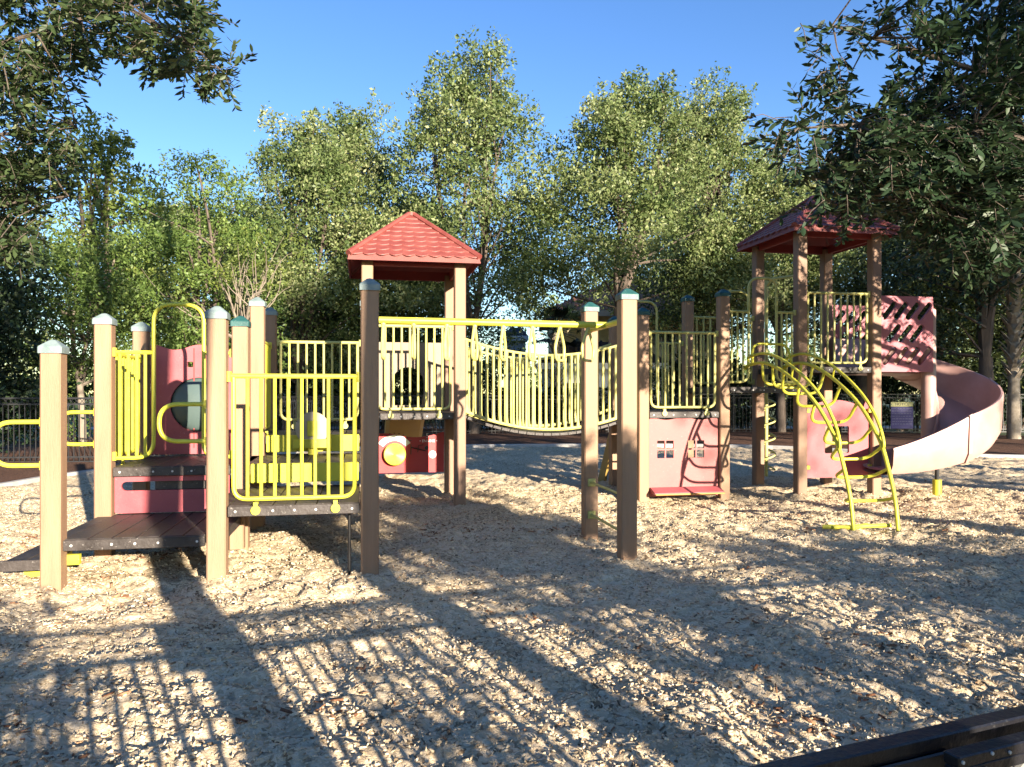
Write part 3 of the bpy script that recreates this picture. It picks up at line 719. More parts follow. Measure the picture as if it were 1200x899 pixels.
q = MB(); q.bbox(G(I3, 4)+U*1.02+Z*2.35, (.10, .07, .92), b=.03); q.build('hood_edge', M['slide'], sld)
lf = at(1098, 560, 11.25); q = MB()
q.tube([Vector((lf.x, lf.y, -.1)), Vector((lf.x, lf.y, .24)), Vector((lf.x, lf.y, .245))], [.062, .062, .05], 16); q.build('leg', M['yellow'], sld, smooth=True)
q = MB(); q.tube([Vector((lf.x, lf.y, .24)), Vector((lf.x, lf.y, .56))], .03, 10); q.build('leg_pipe', M['dark'], sld)

# ------------------------------------------------------------------ FENCES
def fence_run(pts, h, label, bay=2.4, gap=.105, ring=True, rr=.045, group=None, grey=False):
    mt = M['dark']
    f = thing('fence', label, 'fence', (pts[0][0], pts[0][1], 0), group)
    for a, b in zip(pts[:-1], pts[1:]):
        a = Vector((*a, 0)); b = Vector((*b, 0)); Ln = (b-a).length; nb = max(1, round(Ln/bay)); d = (b-a)/Ln; nr = Vector((-d.y, d.x, 0))
        for i in range(nb):
            p = a+d*(Ln*i/nb); q = a+d*(Ln*(i+1)/nb); w = (q-p).length; mb = MB(); ax = (d, nr, Z); c = (p+q)/2
            for z, hh in ((h, .035), (h-.125, .03), (.17, .03), (.07, .03)): mb.box(c+Z*z, (w-.06, .03, hh), ax)
            n = int(w/gap)
            for j in range(n):
                s = w*(j+.5)/n; mb.box(p+d*s+Z*((h-.125+.07)/2), (.016, .016, h-.125-.07), ax)
                if ring: 
                    cc = p+d*s+Z*(h-.0625)
                    mb.tube([cc+d*(rr*math.cos(t))+Z*(rr*math.sin(t)) for t in np.linspace(0, 2*PI, 13)[:-1]], .006, 4, closed=True)
            mb.build('panel', mt, f)
            q2 = MB(); q2.box(p+Z*(h/2), (.055, .055, h+.10), ax); q2.box(p+Z*(h+.06), (.07, .07, .025), ax); q2.build('post', mt, f)
    return f
fence_run([(-17, 15.2), (-7.2, 16.3)], 1.40, 'black metal fence with a band of rings, at the left edge past the kerb')
fence_run([(-7.2, 16.3), (-4.6, 26.2)], 1.40, 'black metal fence running back behind the low decks and pink panels')
fence_run([(-4.6, 26.2), (5.6, 28.3)], 1.40, 'black metal fence in tree shade behind the hanging bridge', gap=.13)
fence_run([(5.6, 28.3), (21, 28.3)], 1.45, 'black metal fence beyond the spiral slide, holding the blue sign', gap=.13)

# the fence by the camera
NF0 = Vector((.29, .86, 0)); nd = Vector((.39, .157, 0)).normalized(); nn = Vector((-nd.y, nd.x, 0)); HT = 1.10
nf = thing('fence', 'glossy black metal fence rail close by, across the lower right corner', 'fence', (NF0.x, NF0.y, 0))
axn = (nd, nn, Z)
def NP(s, z, o=0): return NF0+nd*s+nn*o+Z*z
BAYS = [-4.2, -1.8, 3.0, 5.4, 7.8]
for s0, s1 in zip(BAYS[:-1], BAYS[1:]):
    mb = MB(); cs = (s0+s1)/2; ln = s1-s0-.06
    mb.bbox(NP(cs, HT-.011), (ln, .026, .022), axn, .002)
    mb.bbox(NP(cs, HT-.026, -.004), (ln, .018, .008), axn, .001)
    for z in (HT-.165, .16, .06): mb.bbox(NP(cs, z), (ln, .034, .036), axn, .003)
    s = s0+.08
    while s < s1-.05:
        mb.box(NP(s, (HT-.165+.06)/2), (.028, .028, HT-.165-.06), axn)
        cc = NP(s, HT-.10)
        if not (.05 < s < .23): mb.tube([cc+nd*(.046*math.cos(t))+Z*(.046*math.sin(t)) for t in np.linspace(0, 2*PI, 21)[:-1]], .0075, 6, closed=True)
        s += .115
    mb.build('panel', M['dark_rail'], nf)
for sp in BAYS:
    mb = MB(); mb.box(NP(sp, .58), (.055, .055, 1.25), axn); mb.build('post', M['dark'], nf)
# bolted bracket rail on the camera side
mb = MB(); mb.bbox(NP(.216+1.0, HT-.007, -.052), (2.0, .021, .014), axn, .0015); mb.bbox(NP(.216+1.0, HT-.0215, -.052), (1.998, .018, .013), axn, .001)
br = mb.build('bracket_rail', M['dark_rail'], nf)
for s_, z_ in ((.2215, -.006), (.2215, -.020), (.262, -.021), (.30, -.008), (.27, -.004), (.34, -.006)):
    q = MB(); q.disc(NP(s_, HT+z_, -.0630), nn, .0022, .003, 8); q.build('bolt', M['steel'], br)
q = MB(); s = .256
while s < 2.1:
    cc = NP(s, HT-.072, -.050); q.tube([cc+nd*(.043*math.cos(t))+Z*(.043*math.sin(t)) for t in np.linspace(0, 2*PI, 25)[:-1]], .005, 6, closed=True)
    q.box(NP(s+.053, HT-.077, -.050), (.012, .012, .098), axn); s += .106
q.build('ring_band', M['grey_metal'], br)
mb = MB(); mb.bbox(NP(.045, HT-.128, -.016), (.43, .006, .22), axn, .002); mb.build('dark_gap_sheet', M['dark'], nf)  # black sheet added to darken the gap under the rail

# ------------------------------------------------------------------ sign on the far fence
sc = at(1057, 487, 28.1); SX = Vector((1, 0, 0)); SAX = (SX, Vector((0, 1, 0)), Z)
sg = thing('rules_sign', 'dark blue rules sign with a yellow heading, on the fence behind the slide', 'sign', (sc.x, sc.y, 0))
mb = MB(); mb.bbox(sc-Z*.08, (.82, .02, .80), SAX); mb.build('board', M['blue_sign'], sg)
mb = MB(); mb.bbox(sc+Z*.41, (.82, .022, .17), SAX); hd = mb.build('heading', M['sign_head'], sg)
text('NOTICE', .14, sc+Z*.41-Vector((0, .014, 0)), 'lettering', M['dark'], hd, (SX, Z, Vector((0, -1, 0))))
mb = MB(); rr_ = random.Random(3)
for j in range(7):
    x = -.36
    while x < .34:
        w = rr_.uniform(.03, .11); mb.box(sc+SX*(x+w/2)+Z*(.26-.095*j)-Vector((0, .012, 0)), (w, .004, .012), SAX); x += w+.03
tag(mb.build('fine_print', M['print'], sg), kind='stuff')

# ------------------------------------------------------------------ TREES
def rhomb(C, A, S, l, w):
    """leaf quads: centre C, long axis A, side S"""
    n = len(C); l = l[:, None]; w = w[:, None]
    VV = np.stack([C-A*l/2, C+S*w/2+A*l*.05, C+A*l/2, C-S*w/2+A*l*.05], 1).reshape(-1, 3)
    FF = np.arange(n*4).reshape(-1, 4); return VV, FF
def unit(a): return a/np.maximum(np.linalg.norm(a, axis=1, keepdims=True), 1e-9)
def leaf_cloud(centers, radii, per, l, rg_, wf=.5, droop=0., flat_=.75):
    Cs = []; ti = []
    for c, r in zip(centers, radii):
        n = max(4, int(per*(r**1.6)*rg_.uniform(.6, 1.3)))
        p = rg_.normal(0, 1, (n, 3)); p = unit(p)*(rg_.random((n, 1))**.45)
        p *= np.array([r, r, r*flat_])
        # lumpy edge: sub-tufts
        k = max(3, n//22); tf = unit(rg_.normal(0, 1, (k, 3)))*r*rg_.uniform(.55, 1.25, (k, 1)); w = rg_.random(n) < .55
        p[w] = tf[rg_.integers(0, k, w.sum())]+rg_.normal(0, r*.16, (w.sum(), 3))
        Cs.append(p+c); ti.append(np.clip(rg_.normal(.46+.17*rg_.normal(), .2, n), 0, 1))
    C = np.concatenate(Cs); n = len(C); A = unit(rg_.normal(0, 1, (n, 3))+np.array([0, 0, -droop])); S = unit(np.cross(A, rg_.normal(0, 1, (n, 3))+np.array([0, 0, .6])))
    ll = l*rg_.uniform(.65, 1.35, n)
    return (*rhomb(C, A, S, ll, ll*wf), np.concatenate(ti))
def limb(mb, a, b, r0, r1, rg_, bend=.12, n=6, seg=6, jit=.05):
    a = np.array(a); b = np.array(b); L_ = np.linalg.norm(b-a); m1 = a+(b-a)*.35+np.array([0, 0, L_*bend])+rg_.normal(0, L_*jit, 3); m2 = a+(b-a)*.7+np.array([0, 0, L_*bend*.7])+rg_.normal(0, L_*jit, 3)
    t = np.linspace(0, 1, n)[:, None]; P_ = a*(1-t)**3+3*m1*t*(1-t)**2+3*m2*t*t*(1-t)+b*t**3
    mb.tube([Vector(p) for p in P_], [r0+(r1-r0)*i/(n-1) for i in range(n)], seg); return P_
def make_tree(name, label, cat, base, h, cb, rad, nclump, per, leaf, lm, bm_, seed, group=None, trunk_r=.16, shape='oak', clump=(.5, .95), leaders=5, vis_trunk=True, wf=.5):
    rg_ = np.random.default_rng(seed); root = thing(name, label, cat, base, group); bx, by, bz = base
    mb = MB(); cent = []; rad_ = []
    B = np.array([bx, by, 0.])
    leader = []
    for k in range(leaders):
        a = rg_.uniform(0, 2*PI); rr = rad*rg_.uniform(.05, .5)*(0 if leaders == 1 else 1); hh = h*rg_.uniform(.80, 1.0) if k else h
        leader.append(B+np.array([rr*math.cos(a), rr*math.sin(a), hh]))
    fork = B+np.array([rg_.normal(0, .1), rg_.normal(0, .1), cb*.9])
    limb(mb, B-np.array([0, 0, .2]), fork, trunk_r*1.1, trunk_r*.8, rg_, 0, 7, 9, .012)
    LP = [limb(mb, fork, l_, trunk_r*.6, .02, rg_, .0, 9, 6) for l_ in leader]
    for i in range(nclump):
        LPi = LP[rg_.integers(0, len(LP))]; f = rg_.uniform(.02, 1)**.85
        p = LPi[min(8, int(f*8.99))]; z = cb+(h-cb)*f
        if shape == 'oak': w = rad*(1-.80*f**1.7)*(.55+.45*min(1, f*4+.4))
        elif shape == 'cone': w = rad*(1-.92*f)
        elif shape == 'ball': w = rad*math.sqrt(max(.05, 1-(2*f-1)**2))
        else: w = rad*(.75+.25*math.sin(f*PI))*(1-.5*f**4)
        a = rg_.uniform(0, 2*PI); d = w*math.sqrt(rg_.uniform(.04, 1))
        core = B*(1-.35)+.35*np.array([p[0], p[1], 0]) if shape == 'oak' else B
        c = np.array([core[0]+d*math.cos(a), core[1]+d*math.sin(a), z+rg_.normal(0, .25)])
        cent.append(c); rad_.append(rg_.uniform(*clump)*(1.15-.45*f))
        if i % 4 == 0: limb(mb, LPi[max(0, min(8, int(f*7)-0))], c, .035+.02*(1-f), .008, rg_, .02, 5, 5)
    for l_ in leader:
        for q_ in range(3): cent.append(l_-np.array([0, 0, .45*q_])+rg_.normal(0, .12, 3)); rad_.append(.28+.12*q_)
    mb.build('trunk', bm_, root, smooth=True)
    V_, F_, T_ = leaf_cloud(cent, rad_, per, leaf, rg_, wf)
    np_mesh('crown', V_, F_, lm, T_, root)
    return root
def copy_tree(src, loc, sc_, rz, label, group=None):
    r = src.copy(); COL.objects.link(r); r.location = loc; r.scale = (sc_[0], sc_[0], sc_[1]); r.rotation_euler = (0, 0, rz); r['label'] = label
    if group: r['group'] = group
    for ch in src.children:
        c = ch.copy(); COL.objects.link(c); c.parent = r
    return r
GO = 'oaks standing behind the far fence'
def bx(px, Y): return ((px-600)*Y/FOC, Y, 0)
oA = make_tree('oak_tree', 'tallest grey green oak, its top left of centre above the small red roof', 'tree', bx(556, 27), 13.1, 4.0, 4.2, 180, 540, .135, M['oak'], M['bark'], 11, GO, .2)
oB = make_tree('oak_tree', 'oak with a pointed leafy top, left of the tallest oak and beside its crown', 'tree', bx(352, 27.5), 11.0, 2.0, 4.1, 160, 540, .135, M['oak'], M['bark'], 12, GO, .18)
oC = make_tree('oak_tree', 'broad olive green oak right of the tallest oak, above the hanging bridge', 'tree', bx(722, 27), 11.9, 5.0, 4.6, 185, 540, .135, M['oak'], M['bark'], 13, GO, .2)
copy_tree(oB, bx(425, 31), (1.05, 1.13), 2.1, 'narrow oak top rising between the pointed oak and the tallest oak', GO)
copy_tree(oA, bx(838, 30), (.92, 1.0), 1.2, 'tall airy oak with a pale top, behind the posts left of the right tower', GO)
copy_tree(oC, bx(915, 28), (.85, .80), 2.6, 'lower rounded oak just left of the right tower roof', GO)
copy_tree(oB, bx(480, 33), (1.2, .86), 4.6, 'dark oak behind the small red tower roof', GO)
copy_tree(oA, bx(800, 45), (1.2, 1.12), 3.0, 'oak farther back, filling the dip right of the broad olive oak', GO)
copy_tree(oB, bx(290, 33), (1.2, .86), .8, 'oak behind the bare branched tree on the left', GO)
copy_tree(oC, bx(1010, 30), (1.1, .9), 5.2, 'shaded oak directly behind the right tower', GO)
copy_tree(oA, bx(1100, 30), (1.15, .72), .4, 'dark oak behind the top of the spiral slide', GO)
copy_tree(oC, bx(200, 34), (1.1, .82), 1.7, 'oak far back between the bright green trees on the left', GO)
copy_tree(oB, bx(1240, 30), (1.4, 1.0), 3.3, 'oak at the right edge behind the palm', GO)
yA = make_tree('young_tree', 'bright yellow green feathery tree left of the bare branched tree', 'tree', bx(235, 22), 8.0, 1.8, 2.5, 95, 620, .105, M['young'], M['bark'], 21, None, .12, 'full', (.4, .75), 3)
make_tree('young_tree', 'light green tree with a pale trunk behind the left fence', 'tree', bx(97, 20.5), 5.6, 1.9, 2.4, 85, 600, .10, M['young'], M['bark_pale'], 22, None, .10, 'ball', (.4, .7), 3)
make_tree('oak_tree', 'sparse olive tree with sky showing through, behind the dark left bough', 'tree', bx(120, 24), 9.7, 3.0, 3.6, 105, 260, .15, M['oak_yellow'], M['bark'], 23, None, .18)
make_tree('shade_tree', 'nearly black evergreen at the left edge behind the ring fence', 'tree', (-12.0, 17.0, 0), 5.8, .4, 1.5, 75, 560, .13, M['dark_leaf'], M['bark'], 24, None, .14, 'full', (.45, .75), 2)
make_tree('shade_tree', 'large shaded oak with a thick trunk beyond the spiral slide', 'tree', bx(1157, 23.6), 9.5, 2.9, 4.2, 120, 330, .16, M['dark_leaf'], M['bark'], 25, None, .24)
# bare branched crape myrtle
cm = thing('crape_myrtle', 'pale bare branched small tree with forked limbs, behind the low tan posts', 'tree', bx(288, 20.5))
rg_ = np.random.default_rng(5); mb = MB(); B = np.array(bx(288, 20.5)); cent = []; rad_ = []
fk = B+np.array([0, 0, 2.75]); limb(mb, B-np.array([0, 0, .1]), fk, .13, .10, rg_, 0, 5, 8)
for dx, dz in ((-.42, 1.35), (-.15, 1.6), (.18, 1.5), (.35, 1.2), (-1.7, .9), (.6, 1.7)):
    e = fk+np.array([dx, rg_.normal(0, .3), dz]); P_ = limb(mb, fk, e, .05, .022, rg_, .05, 6, 6)
    for k in range(6):
        e2 = e+np.array([dx*.35+rg_.normal(0, .4), rg_.normal(0, .4), rg_.uniform(.1, 1.2)]); limb(mb, P_[2+k % 4], e2, .018, .004, rg_, .08, 6, 5, .12)
        if k > 1: cent.append(e2); rad_.append(rg_.uniform(.25, .45))
mb.build('trunk', M['bark_pale'], cm, smooth=True)
V_, F_, T_ = leaf_cloud(cent, rad_, 330, .10, rg_); np_mesh('crown', V_, F_, M['oak_yellow'], T_, cm)
# palm with old leaf bases
pb = bx(1188, 24); pm = thing('palm_tree', 'palm trunk with peeling sunlit leaf bases at the right edge', 'palm', pb)
mb = MB(); Bv = Vector(pb); mb.tube([Bv-Z*.1, Bv+Z*2, Bv+Z*5.6], [.2, .16, .19], 12); mb.build('trunk', M['boot'], pm, smooth=True)
mb = MB(); rp = random.Random(4)
for k in range(80):
    z = 1.9+3.4*k/80; a = k*2.4; d = Vector((math.cos(a), math.sin(a), 0)); s = Vector((-d.y, d.x, 0)); b0 = Bv+d*.15+Z*z; ln = rp.uniform(.25, .5)
    tip = b0+d*ln*.6+Z*ln*.75; mb.add([b0-s*.09, b0+s*.09, tip+s*.035, tip-s*.035, b0-s*.07-d*.03+Z*.03, b0+s*.07-d*.03+Z*.03, tip+s*.02-d*.03, tip-s*.02-d*.03], [(0, 1, 2, 3), (7, 6, 5, 4), (0, 3, 7, 4), (1, 5, 6, 2), (2, 6, 7, 3)])
mb.build('leaf_bases', M['boot'], pm)
mb = MB()
for k in range(26):
    a = k*2.4; el = rp.uniform(-.5, 1.1); d = Vector((math.cos(a)*math.cos(el), math.sin(a)*math.cos(el), math.sin(el))); s = Vector((-math.sin(a), math.cos(a), 0)); o = Bv+Z*5.7; c = o+d*1.1
    mb.tube([o, c], .018, 5)
    for j in range(17):
        t = (j-8)/8; e = c+(d*math.cos(t*1.3)+s*math.sin(t*1.3))*rp.uniform(.7, 1.0)-Z*.25*abs(t); w = (s*math.cos(t*1.3)-d*math.sin(t*1.3))*.035
        mb.add([c, c.lerp(e, .5)+w, e, c.lerp(e, .5)-w], [(0, 1, 2, 3)])
cr = mb.build('crown', M['dark_leaf'], pm)

copy_tree(pm, bx(651, 31), (.85, .70), 1.0, 'short dark palm in the gap beside the cream house')
# hedges and bushes
def bush(name, label, cat, base, size, per, leaf, lm, seed, group=None):
    rg_ = np.random.default_rng(seed); r = thing(name, label, cat, base, group); cx, cy, _ = base; n = int(6*size[0]*size[1]*size[2]**.5/.12)+8
    n = min(n, 140); cent = [np.array([cx+rg_.uniform(-.5, .5)*size[0], cy+rg_.uniform(-.5, .5)*size[1], rg_.uniform(.12, .93)*size[2]]) for _ in range(n)]
    mb = MB()
    for c in cent[::3]: limb(mb, (cx+(c[0]-cx)*.5, cy, -.05), c, .022, .006, rg_, .1, 5, 5)
    mb.build('stems', M['bark'], r)
    V_, F_, T_ = leaf_cloud(cent, [rg_.uniform(.25, .42)*min(1, size[2]) for _ in cent], per, leaf, rg_, .55, 0, .8); np_mesh('foliage', V_, F_, lm, T_, r); return r
bush('hedge', 'clipped green hedge behind the left fence, sunlit at one end', 'hedge', (-11.6, 23.4, 0), (7.5, 1.2, 2.0), 700, .10, M['hedge'], 31)
GS = 'shrubs in the dark bed behind the far fence'
for i, (px, Y, w, hh, lb) in enumerate([(335, 30, 3.6, 2.6, 'dark shrub behind the wheel barrier'), (440, 31, 3.8, 3.0, 'dark shrub behind the small tower'), (525, 32, 3.6, 2.6, 'dark shrub behind the left end of the bridge'),
        (600, 30.5, 3.2, 1.6, 'low dark shrub behind the middle of the bridge'), (700, 31, 3.6, 1.7, 'low dark shrub behind the right end of the bridge'), (790, 31, 3.8, 3.0, 'dark shrub behind the middle deck'), (880, 31, 3.6, 3.0, 'dark shrub behind the spiral pole'),
        (985, 31, 3.8, 3.2, 'dark shrub behind the right tower'), (1080, 31, 3.8, 3.2, 'dark shrub behind the blue rules sign'), (1180, 32, 4, 3.0, 'dark shrub behind the palm trunk'), (240, 29, 3.4, 2.4, 'dark shrub behind the bubble panel')]):
    bush('shrub', lb, 'shrub', bx(px, Y), (w, 1.6, hh), 420, .14, M['dark_leaf'], 40+i, GS)

# near boughs: leafy sprays on real limbs
def inpoly(x, y, poly):
    ins = False; j = len(poly)-1
    for i in range(len(poly)):
        if (poly[i][1] > y) != (poly[j][1] > y) and x < (poly[j][0]-poly[i][0])*(y-poly[i][1])/(poly[j][1]-poly[i][1])+poly[i][0]: ins = not ins
        j = i
    return ins
def near_tree(name, label, base, regions, leaf, lm, seed, trunk_r, tips):
    rg_ = np.random.default_rng(seed); root = thing(name, label, 'tree', base); mb = MB(); B = np.array(base, float)
    fork = B+np.array([0, 0, 2.6]); limb(mb, B-np.array([0, 0, .2]), fork, trunk_r, trunk_r*.8, rg_, 0, 5, 10)
    LPs = []
    for t in tips:
        if len(t) == 2: LPs.append(limb(mb, np.array(t[0]), np.array(t[1]), .016, .005, rg_, .05, 8, 5))
        else: LPs.append(limb(mb, fork, np.array(t), trunk_r*.28, .010, rg_, .10, 12, 7))
    pts = np.concatenate(LPs)
    Cs = []; As = []; Ss = []; ls = []; ti = []
    for (poly, Y0, Y1, n, nl) in regions:
        xs_ = [p[0] for p in poly]; ys_ = [p[1] for p in poly]; c = 0
        # clumped seeds
        seeds = []
        while len(seeds) < max(6, n//14):
            x, y = rg_.uniform(min(xs_), max(xs_)), rg_.uniform(min(ys_), max(ys_))
            if inpoly(x, y, poly): seeds.append((x, y, rg_.uniform(Y0, Y1)))
        tries = 0
        while c < n and tries < n*30:
            tries += 1; sx, sy, sY = seeds[rg_.integers(0, len(seeds))]; x = sx+rg_.normal(0, 24); y = sy+rg_.normal(0, 20)
            if not inpoly(x, y, poly): continue
            Y = sY+rg_.normal(0, .35); p = np.array(at(x, y, Y)); c += 1
            nb = pts[np.argmin(((pts-p)**2).sum(1))]; d = p-nb; d /= max(1e-6, np.linalg.norm(d)); d = d+rg_.normal(0, .5, 3)+np.array([0, 0, -.35]); d /= np.linalg.norm(d)
            tl = rg_.uniform(.2, .4); e = p+d*tl; md = p+d*tl*.5+np.array([0, 0, .04])
            mb.tube([Vector(p), Vector(md), Vector(e)], [.005, .004, .002], 4, caps=False)
            if rg_.random() < .10: limb(mb, nb, p, .012, .005, rg_, .05, 5, 4)
            side = np.cross(d, [0, 0, 1]); side /= max(1e-6, np.linalg.norm(side)); k = nl
            tnt = np.clip(rg_.normal(.45, .2), 0, 1)
            for q_ in range(k):
                f = (q_+.5)/k; s_ = 1 if q_ % 2 else -1; ax_ = d*rg_.uniform(.4, 1.0)+side*s_*rg_.uniform(.4, 1.1)+rg_.normal(0, .35, 3); ax_ /= np.linalg.norm(ax_)
                l_ = leaf*rg_.uniform(.7, 1.3); Cs.append(p+d*tl*f+ax_*l_*.5); As.append(ax_); ls.append(l_); ti.append(np.clip(tnt+rg_.normal(0, .15), 0, 1))
    C = np.array(Cs); A = np.array(As); n = len(C); S = unit(np.cross(A, rg_.normal(0, .5, (n, 3))+np.array([0, 0, 1.]))); l_ = np.array(ls)[:, None]; w = l_*.17; Nn = np.cross(A, S)
    VV = np.stack([C-A*l_*.5, C-A*l_*.12+S*w, C+A*l_*.22+S*w*.9-Nn*l_*.04, C+A*l_*.5-Nn*l_*.10, C+A*l_*.22-S*w*.9-Nn*l_*.04, C-A*l_*.12-S*w], 1).reshape(-1, 3)
    b0 = np.arange(n)[:, None]*6; FF = np.concatenate([b0+np.array([[0, 1, 2, 3]]), b0+np.array([[0, 3, 4, 5]])], 1).reshape(-1, 4)
    mb.build('trunk', M['bark'], root, smooth=True); np_mesh('crown', VV, FF, lm, np.repeat(np.array(ti), 2), root)
    return root
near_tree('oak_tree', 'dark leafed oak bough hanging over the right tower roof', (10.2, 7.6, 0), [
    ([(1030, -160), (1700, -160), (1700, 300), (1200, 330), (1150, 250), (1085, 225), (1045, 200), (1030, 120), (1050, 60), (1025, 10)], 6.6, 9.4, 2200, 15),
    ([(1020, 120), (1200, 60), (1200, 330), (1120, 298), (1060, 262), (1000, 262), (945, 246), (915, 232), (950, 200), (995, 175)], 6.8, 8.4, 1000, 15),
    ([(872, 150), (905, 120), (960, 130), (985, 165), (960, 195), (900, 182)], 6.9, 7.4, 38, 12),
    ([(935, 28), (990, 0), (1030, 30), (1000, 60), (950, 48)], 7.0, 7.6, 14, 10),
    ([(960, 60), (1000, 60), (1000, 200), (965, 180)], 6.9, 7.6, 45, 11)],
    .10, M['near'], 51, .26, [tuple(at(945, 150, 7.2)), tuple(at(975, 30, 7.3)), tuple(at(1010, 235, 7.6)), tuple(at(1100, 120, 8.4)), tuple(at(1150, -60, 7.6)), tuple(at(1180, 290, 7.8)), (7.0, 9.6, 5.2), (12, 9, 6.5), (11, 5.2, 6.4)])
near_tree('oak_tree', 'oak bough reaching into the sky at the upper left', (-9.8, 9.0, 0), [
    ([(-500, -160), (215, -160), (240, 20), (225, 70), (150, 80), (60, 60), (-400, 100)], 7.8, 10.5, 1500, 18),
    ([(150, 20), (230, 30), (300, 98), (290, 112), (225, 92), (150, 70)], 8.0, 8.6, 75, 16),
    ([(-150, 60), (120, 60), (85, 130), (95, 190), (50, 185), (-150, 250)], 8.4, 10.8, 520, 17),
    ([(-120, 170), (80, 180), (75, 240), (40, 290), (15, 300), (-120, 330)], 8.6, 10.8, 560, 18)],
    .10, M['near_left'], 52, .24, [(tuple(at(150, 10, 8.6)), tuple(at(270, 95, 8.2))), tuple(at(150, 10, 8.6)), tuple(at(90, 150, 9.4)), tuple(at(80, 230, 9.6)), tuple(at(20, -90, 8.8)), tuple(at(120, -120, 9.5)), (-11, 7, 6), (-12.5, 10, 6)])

# ------------------------------------------------------------------ BUILDINGS beyond the trees
def house(name, label, x0, x1, y0, y1, h, rise, wm, rm, wins, ov=.5):
    r = thing(name, label, 'house', ((x0+x1)/2, y0, 0)); A3 = (Vector((1, 0, 0)), Vector((0, 1, 0)), Z)
    mb = MB(); mb.box(((x0+x1)/2, (y0+y1)/2, h/2), (x1-x0, y1-y0, h), A3); mb.build('wall', wm, r)
    mb = MB(); a, b, c, d = x0-ov, x1+ov, y0-ov, y1+ov; m_ = (c+d)/2; i_ = min((d-c)/2, (b-a)/2-.3)
    vs = [(a, c, h), (b, c, h), (b, d, h), (a, d, h), (a+i_, m_, h+rise), (b-i_, m_, h+rise), (a, c, h-.12), (b, c, h-.12), (b, d, h-.12), (a, d, h-.12)]
    mb.add(vs, [(0, 1, 5, 4), (1, 2, 5), (2, 3, 4, 5), (3, 0, 4), (9, 8, 7, 6), (0, 6, 7, 1), (1, 7, 8, 2), (2, 8, 9, 3), (3, 9, 6, 0)])
    # tile ridges running down the front slope
    n = int((b-a)/.35)
    for j in range(n):
        x = a+(j+.5)*(b-a)/n; t = min(1, (x-a)/i_, (b-x)/i_); mb.tube([(x, c, h+.02), (x, c+(m_-c)*t, h+rise*t+.02)], .07, 5)
    mb.build('roof', rm, r)
    mb = MB(); mb.box(((a+b)/2, c-.03, h-.12), (b-a, .05, .26), A3); mb.build('fascia', M['trim'], r)
    for (wx, wz, ww, wh) in wins:
        q = MB(); q.box((wx, y0-.03, wz), (ww+.16, .08, wh+.16), A3); w = q.build('window', M['trim'], r)
        q = MB(); q.box((wx-ww/4, y0-.075, wz), (ww/2-.04, .02, wh), A3); q.box((wx+ww/4, y0-.075, wz), (ww/2-.04, .02, wh), A3); q.build('pane', M['glass'], w)
    return r
house('house', 'cream stucco house with a terracotta tile roof, right of the hanging rings', 2.0, 9.5, 34, 42.5, 5.1, 2.3, M['stucco'], M['tile'], [(6.6, 3.5, 1.2, 1.3), (8.4, 3.5, 1.0, 1.3), (6.6, 1.3, 1.2, 1.2)])
house('house', 'low dark roofed house with white trim, in front of the cream house', 1.3, 6.2, 31.2, 33.6, 2.7, .95, M['stucco_white'], M['dark_roof'], [(2.4, 1.4, 1.0, 1.0), (5, 1.4, 1.0, 1.0)], .3)
house('house', 'grey boarded outbuilding glimpsed through the leftmost hanging rings', -.35, .75, 42, 45, 4.6, .6, M['grey_wall'], M['dark_roof'], [], .15)
house('house', 'white house behind the trees, glimpsed past the low posts on the left', -15, -11, 44, 50, 7.2, 1.5, M['stucco_white'], M['dark_roof'], [(-12.2, 5.4, 1.1, 1.3)])
house('house', 'low white house with a dark roof behind the raised back barrier', -13, -6.8, 40, 44, 3.4, 1.1, M['stucco_white'], M['dark_roof'], [(-9, 1.6, 1.2, 1.2)])

# ------------------------------------------------------------------ trees behind the viewer: oaks inferred from trunk shadows, the rest added for shade
def unseen_tree(label, x, y, h, cb, rad, ncl, per, tr, seed, lm='oak', shape='ball', clump=(.5, .9)):
    return make_tree('shade_tree', label, 'tree', (x, y, 0), h, cb, rad, ncl, per, .16, M[lm], M['bark'], seed, None, tr, shape, clump, 4)
unseen_tree('tall straight oak behind the near fence, first of the row', 1.50, -1.0, 17, 13.5, 1.8, 18, 260, .155, 61)
unseen_tree('tall straight oak behind the near fence, second of the row', 5.24, -4.2, 18, 14.5, 1.8, 18, 260, .165, 67)
unseen_tree('unseen tree behind the near fence, its low flat crown shaped to cast shade', 7.0, -4.2, 3.45, 3.05, 1.75, 70, 520, .10, 62, clump=(.25, .4))  # invented tree, crown flattened to lay a band of shade
unseen_tree('second unseen low crowned tree, added farther along the near fence for shade', 10.6, -4.6, 2.75, 1.9, 2.2, 70, 520, .12, 63, clump=(.35, .55))  # added the same way, to shade the ground at right
mA = unseen_tree('unseen tree added behind the viewer to shade the background, nearest of the row', 15.0, -8, 14.2, 8.5, 3.2, 110, 330, .22, 70)  # row added out of view to shade the low background
for i, (x, y, sz) in enumerate([(19.3, -7.6, 1.04), (23.5, -8.2, .98), (27.5, -8, 1.02), (32, -8.4, 1.0), (36.5, -8, 1.0)]):
    copy_tree(mA, (x, y, 0), (1.05, sz), i*1.3, ['second', 'third', 'fourth', 'fifth', 'sixth', 'last'][i]+' unseen tree of the row added behind the viewer to shade the background', 'unseen trees added behind the viewer for shade')
mA['group'] = 'unseen trees added behind the viewer for shade'
mB_ = unseen_tree('unseen thin crowned tree added behind the viewer for mottled shade', 16.5, -10, 8.6, 5.6, 2.2, 20, 130, .10, 72, clump=(.35, .6))  # sparse crowns added out of view to mottle the sunlight
copy_tree(mB_, (21.5, -9.4, 0), (1.1, 1.0), 2.0, 'second unseen thin crowned tree added behind the viewer for mottled shade')
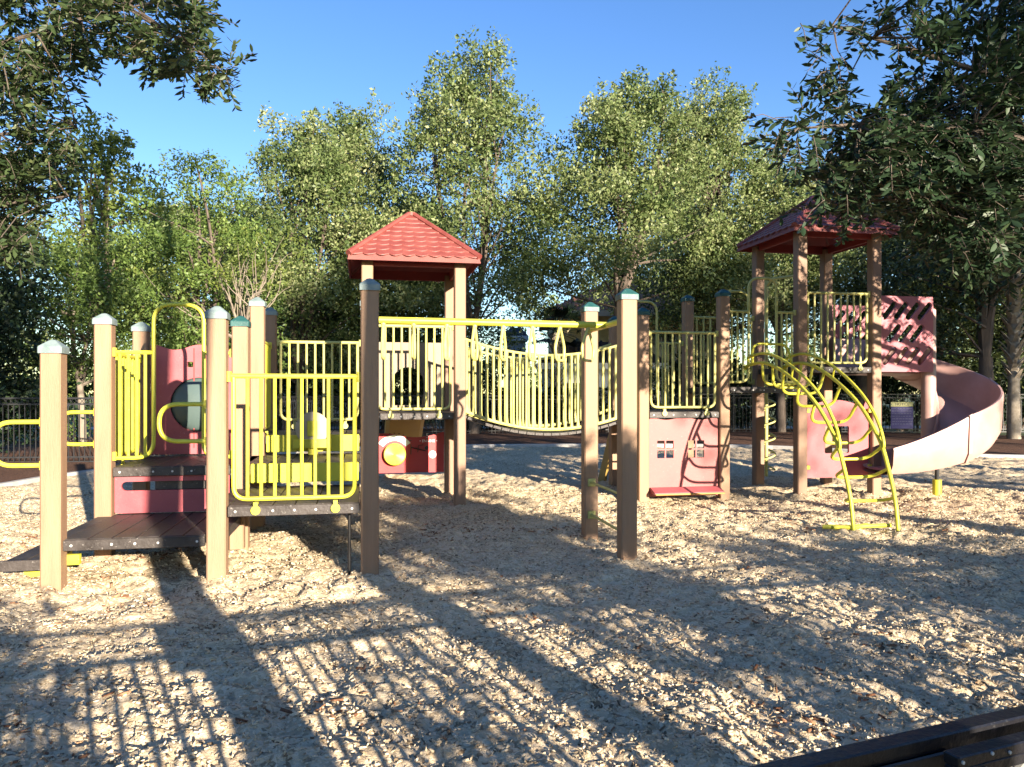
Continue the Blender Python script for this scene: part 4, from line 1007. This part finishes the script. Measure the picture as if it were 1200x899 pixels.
bush('shrub', 'unseen shrub by the viewer, added to cast a person shaped shadow', 'shrub', (0, -.85, 0), (.95, .4, 1.65), 900, .07, M['hedge'], 71)  # stands in for the viewer, only to cast that shadow
bush('shrub', 'unseen slim shrub outside the near fence, added to cast a second upright shadow', 'shrub', (2.03, -.35, 0), (.16, .16, 1.25), 2600, .06, M['hedge'], 72)  # invented caster for another standing figure's shadow

rg_ = np.random.default_rng(88); cw = []
for x in np.arange(-75, 75, 2.6):
    for k in range(5): cw.append(np.array([x+rg_.normal(0, 1), 72+rg_.uniform(-4, 4), rg_.uniform(.6, 7.0+2.2*math.sin(x*.21)+1.5*math.sin(x*.53))]))
V_, F_, T_ = leaf_cloud(cw, [rg_.uniform(1.4, 2.3) for _ in cw], 75, .42, rg_, .6)
tag(np_mesh('far_woods', V_, F_, M['oak'], T_), 'far off belt of woods closing the view between the trunks', kind='stuff')
# ------------------------------------------------------------------ light, sky, camera
w = bpy.data.worlds.new('World'); scene.world = w; w.use_nodes = True
N = w.node_tree.nodes; L = w.node_tree.links; bg = N['Background']
sky = N.new('ShaderNodeTexSky'); sky.sky_type = 'NISHITA'; sky.sun_disc = False; sky.sun_elevation = EL; sky.sun_rotation = PI-AZ
sky.air_density = 1.0; sky.dust_density = .2; sky.ozone_density = 2.5
hs = N.new('ShaderNodeHueSaturation'); hs.inputs['Saturation'].default_value = 1.2; hs.inputs['Hue'].default_value = .514; L.new(sky.outputs['Color'], hs.inputs['Color']); L.new(hs.outputs['Color'], bg.inputs['Color']); bg.inputs['Strength'].default_value = .075
sl = bpy.data.lights.new('sun', 'SUN'); sl.energy = 5.0; sl.angle = R_(.5); sl.color = (1.0, .87, .70)
so = bpy.data.objects.new('sun', sl); link(so); so.rotation_euler = SUN.to_track_quat('Z', 'Y').to_euler(); so.location = SUN*50

cam = bpy.data.cameras.new('camera'); cam.sensor_width = 36; cam.lens = FOC/1200*36; cam.shift_y = (HOR-449.5)/1200; cam.clip_start = .05; cam.clip_end = 2000
co = bpy.data.objects.new('camera', cam); link(co); co.location = (0, 0, EYE); co.rotation_euler = (PI/2, 0, 0); scene.camera = co
vs_ = scene.view_settings; vs_.view_transform = 'Standard'; vs_.look = 'None'; vs_.exposure = 2.0; vs_.gamma = 1; vs_.use_curve_mapping = False
cy = scene.cycles; cy.max_bounces = 6; cy.diffuse_bounces = 3; cy.glossy_bounces = 2; cy.transmission_bounces = 4; cy.transparent_max_bounces = 4; cy.use_denoising = True; cy.caustics_reflective = False; cy.caustics_refractive = False
